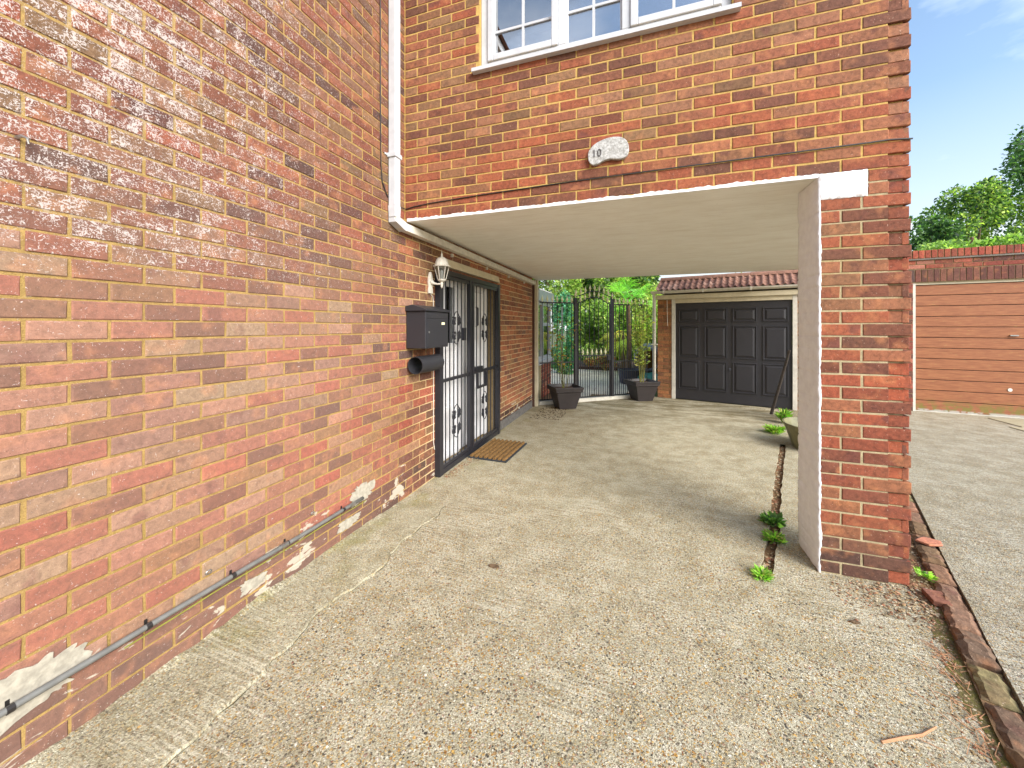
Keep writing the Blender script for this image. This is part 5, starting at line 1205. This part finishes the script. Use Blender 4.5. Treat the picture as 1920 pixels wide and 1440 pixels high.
cyl('garden_pole', (-2.17, 10.6, .0), [(.022, 0), (.022, 2.05)], 'steel', 'pale metal pole standing on the patio behind the left railing', 'pole', 8)
# conservatory
cv = empty('conservatory', (-2.6, 7.8, 0), 'white framed conservatory with red brick base beyond the end of the wall', 'conservatory')
cX = -1.98; cy0, cy1 = 7.22, 8.42
MB().box((cX - 1.5, cy0, 0), (cX - .008, cy1, .72)).part('base_wall', M['mortar_pale'], cv)
sp_ = courses((cX, 0), (0, 1), (1, 0), cy0 + .35, cy1, .0, .72, .2248, .075, lambda i, z: (0 if i % 2 else .1124), lambda x, z: 'red')
sp_ += courses((0, cy0), (1, 0), (0, -1), cX - 1.2, cX, .0, .72, .2248, .075, lambda i, z: (0 if i % 2 else .1124), lambda x, z: 'red')
lay(sp_, cv, M['brick'], minpx=6)
MB().box((cX - 1.5, cy0 - .03, .72), (cX + .05, cy1 + .03, .80)).part('sill', M['white_pvc'], cv)
cf_ = MB()
for y in (cy0, cy0 + .42, cy1 - .09): cf_.box((cX - .07, y, .80), (cX, y + .09, 2.0))
cf_.box((cX - .071, cy0 + .09, 1.93), (cX - .001, cy1 - .09, 2.0)).box((cX - .071, cy0 + .51, 1.5), (cX - .001, cy1 - .09, 1.57)).box((cX - .072, cy0 + .09, .80), (cX - .001, cy1 - .09, .87)); cf_.part('window_frame', M['white_pvc'], cv, bevel=.004)
for (y0, y1) in ((cy0 + .09, cy0 + .42), (cy0 + .51, cy1 - .09)): MB().box((cX - .04, y0, .87), (cX - .03, y1, 1.93)).part('pane', M['glass'], cv)
MB().box((cX - 1.4, cy0 + .1, .8), (cX - .6, cy1 - .1, 1.95)).part('room_inside', M['dark_backing'], cv)
MB().box((cX - 1.5, cy0 - .06, 2.0), (cX + .06, cy1 + .06, 2.22)).part('fascia', M['white_pvc'], cv)
MB().add([(cX + .09, cy0 - .08, 2.225), (cX + .09, cy1 + .08, 2.225), (cX - 1.5, cy1 + .08, 2.6), (cX - 1.5, cy0 - .08, 2.6)], [(0, 1, 2, 3)]).part('roof', M['glass'], cv)

# ================================================================== POTS WITH PLANTS
def square_pot(loc, rz, label):
    o = lempty('square_planter', loc, label, 'planter', 'square planters by the gate', rz)
    mb = MB(); f_ = [(.135, 0), (.14, .005), (.205, .275), (.222, .285), (.238, .36), (.222, .362), (.20, .30)]
    P_ = [(r * math.sqrt(2), z) for r, z in f_]; mb.lathe(P_, 4, closed=True)
    mb.f.append((3, 2, 1, 0)); mb.t.append(None); mb.part('pot', M['pot'], o, bevel=.004)
    rm_ = MB(); n0 = [(.222 * math.sqrt(2), .288), (.226 * math.sqrt(2), .296), (.222 * math.sqrt(2), .304)]; rm_.lathe([(.216 * math.sqrt(2), .284)] + n0, 4, closed=True); rm_.part('rim_band', M['pot'], o)
    MB().box((-.20, -.20, .28), (.20, .20, .315)).part('soil', M['soil'], o)
    return o
p1 = square_pot((-1.36, 6.90, .0), .55, 'dark square planter nearer the house wall, in front of the railing')
p2 = copy_tree(p1); p2.location = (-.03, 8.13, 0); p2.rotation_euler.z = .5; p1.scale = p2.scale = (1.12, 1.12, 1.1); p2['label'] = 'dark square planter by the garage downpipe, farther of the two'
def stems(name, base, label, n, h, spread, leafn, size, cols, seed, lean=(0, 0), green=(120, 120, 60)):
    o = empty(name, base, label, 'plant'); rg = random.Random(seed); b = Vector(base); mb = MB(); P = []; ax = []
    for k in range(n):
        a = rg.uniform(0, 2 * PI); hh = h * rg.uniform(.6, 1.05); sp = spread * rg.uniform(.3, 1); end = b + Vector((math.cos(a) * sp + lean[0], math.sin(a) * sp + lean[1], hh))
        pts = [b + Vector((math.cos(a) * .03, math.sin(a) * .03, 0))]
        for q in (.25, .5, .75, 1): pts.append(b.lerp(end, q) + Vector((rg.uniform(-.04, .04), rg.uniform(-.04, .04), 0)) + Vector((0, 0, hh * .1 * math.sin(PI * q))))
        mb.tube(pts, [.006, .005, .0045, .004, .002], 5)
        for _ in range(int(leafn / n)):
            q = rg.uniform(.25, 1.0); i0 = min(3, int(q * 4)); p = pts[i0].lerp(pts[i0 + 1], q * 4 - i0); d = Vector((rg.gauss(0, 1), rg.gauss(0, 1), rg.gauss(.1, .5))).normalized(); P.append(p + d * rg.uniform(.0, .07)); ax.append(d)
    mb.part('stems', simple('green_stem', green, .8), o)
    me = leaf_mesh('leaves', np.array([tuple(p - b) for p in P]), np.array([tuple(d) for d in ax]), np.random.RandomState(seed).uniform(.6, 1.2, len(P)) * size, cols, seed=seed)
    c = bpy.data.objects.new('leaves', me); C.objects.link(c); c.parent = o; return o
stems('rose_bush', (-1.36, 6.88, .30), 'straggly rose with thin stems in the nearer square planter', 7, 1.55, .42, 190, .062, [(120, 140, 50), (150, 150, 60), (90, 120, 44), (170, 130, 60)], 41)
stems('bamboo_plant', (-.03, 8.13, .30), 'thin upright bamboo in the farther square planter', 11, 1.85, .20, 420, .085, [(150, 170, 80), (128, 150, 66), (176, 180, 96), (104, 130, 56)], 42, green=(140, 140, 70))
# weeds
def weed(c, r, h, n, size, cols, label, seed, asp=.4, up_=.6):
    rg = np.random.RandomState(seed); a = rg.uniform(0, 2 * PI, n); q = rg.uniform(0, 1, n) ** .6 * r
    P = np.stack([q * np.cos(a) * .4, q * np.sin(a) * .4, rg.uniform(0, h, n) * .5], 1); ax = np.stack([np.cos(a), np.sin(a), rg.uniform(.05, up_ * 2, n)], 1)
    me = leaf_mesh('weed', P, ax, rg.uniform(.5, 1.1, n) * size, cols, asp=asp, seed=seed); o = bpy.data.objects.new('weed', me); C.objects.link(o); o.location = c; tag(o, label, 'weed', 'weeds along the drain channel'); return o
WG = [(104, 156, 48), (126, 176, 60), (88, 134, 44), (146, 186, 70), (136, 140, 74)]; WD = [(84, 124, 56), (104, 146, 60), (72, 108, 50)]
weed((.665, 2.60, 0), .085, .045, 330, .042, WG, 'bright green weed tuft at the near end of the drain channel', 51, .22)
weed((.86, 3.08, -.01), .10, .07, 200, .05, WG, 'green leafy weed in the drain channel, just beyond the nearest tuft', 52, .35)
weed((.92, 3.34, -.01), .10, .09, 130, .07, WD, 'dark green broad leaved weed in the middle of the drain channel', 53, .5)
weed((1.74, 6.2, 0), .18, .12, 260, .10, WG, 'bright green weed clump beyond the khaki trough', 54, .25)
weed((2.05, 6.85, 0), .12, .32, 130, .11, WG + WD, 'taller weed stem standing before the garage door frame', 55, .4, 1.5)
weed((1.545, 2.86, .03), .06, .03, 60, .035, WG, 'small green weed in the dirt between pier and kerb', 56, .6)
# khaki trough behind the pier
kt = empty('garden_trough', (1.95, 5.55, 0), 'khaki plastic trough half hidden behind the white side of the pier', 'trough')
def ell(rx, ry, z, n_=24): return [(1.95 + rx * math.cos(2 * PI * q / n_), 5.55 + ry * math.sin(2 * PI * q / n_), z) for q in range(n_)]
kk = MB(); L4 = [ell(.20, .24, .004), ell(.26, .32, .20), ell(.30, .37, .30), ell(.285, .355, .30), ell(.24, .30, .18)]
for i, l in enumerate(L4): kk.v += l
for i in range(4):
    for q in range(24): kk.f.append((i * 24 + q, i * 24 + (q + 1) % 24, (i + 1) * 24 + (q + 1) % 24, (i + 1) * 24 + q))
kk.f.append(tuple(range(96, 120))); kk.f.append(tuple(range(23, -1, -1))); kk.t = [None] * len(kk.f); kk.part('trough_body', M['khaki'], kt, smooth=False)
# dead leaf and dark blots on the driveway
for (x, y, s_, lb_) in ((-.87, 2.17, .03, 'small brown dead leaf on the driveway left of centre'), (1.0, 2.35, .018, 'small dark leaf on the concrete near the pier')):
    L = [(x + s_ * math.cos(a) * 1.2, y + s_ * .55 * math.sin(a)) for a in [2 * PI * q / 9 for q in range(9)]]; MB().prism(L, .002, .009).thing('dead_leaf', M['bark'], lb_, 'leaf')
MB().box((PX0 + .1, 2.80, .0), (PX0 + .2, 2.9, .02)).v
# remove the empty placeholder for parts never in view
for o in list(bpy.data.objects):
    if o.type == 'EMPTY' and not o.children: bpy.data.objects.remove(o)
for o in bpy.data.objects:
    if '_org' in o: del o['_org']
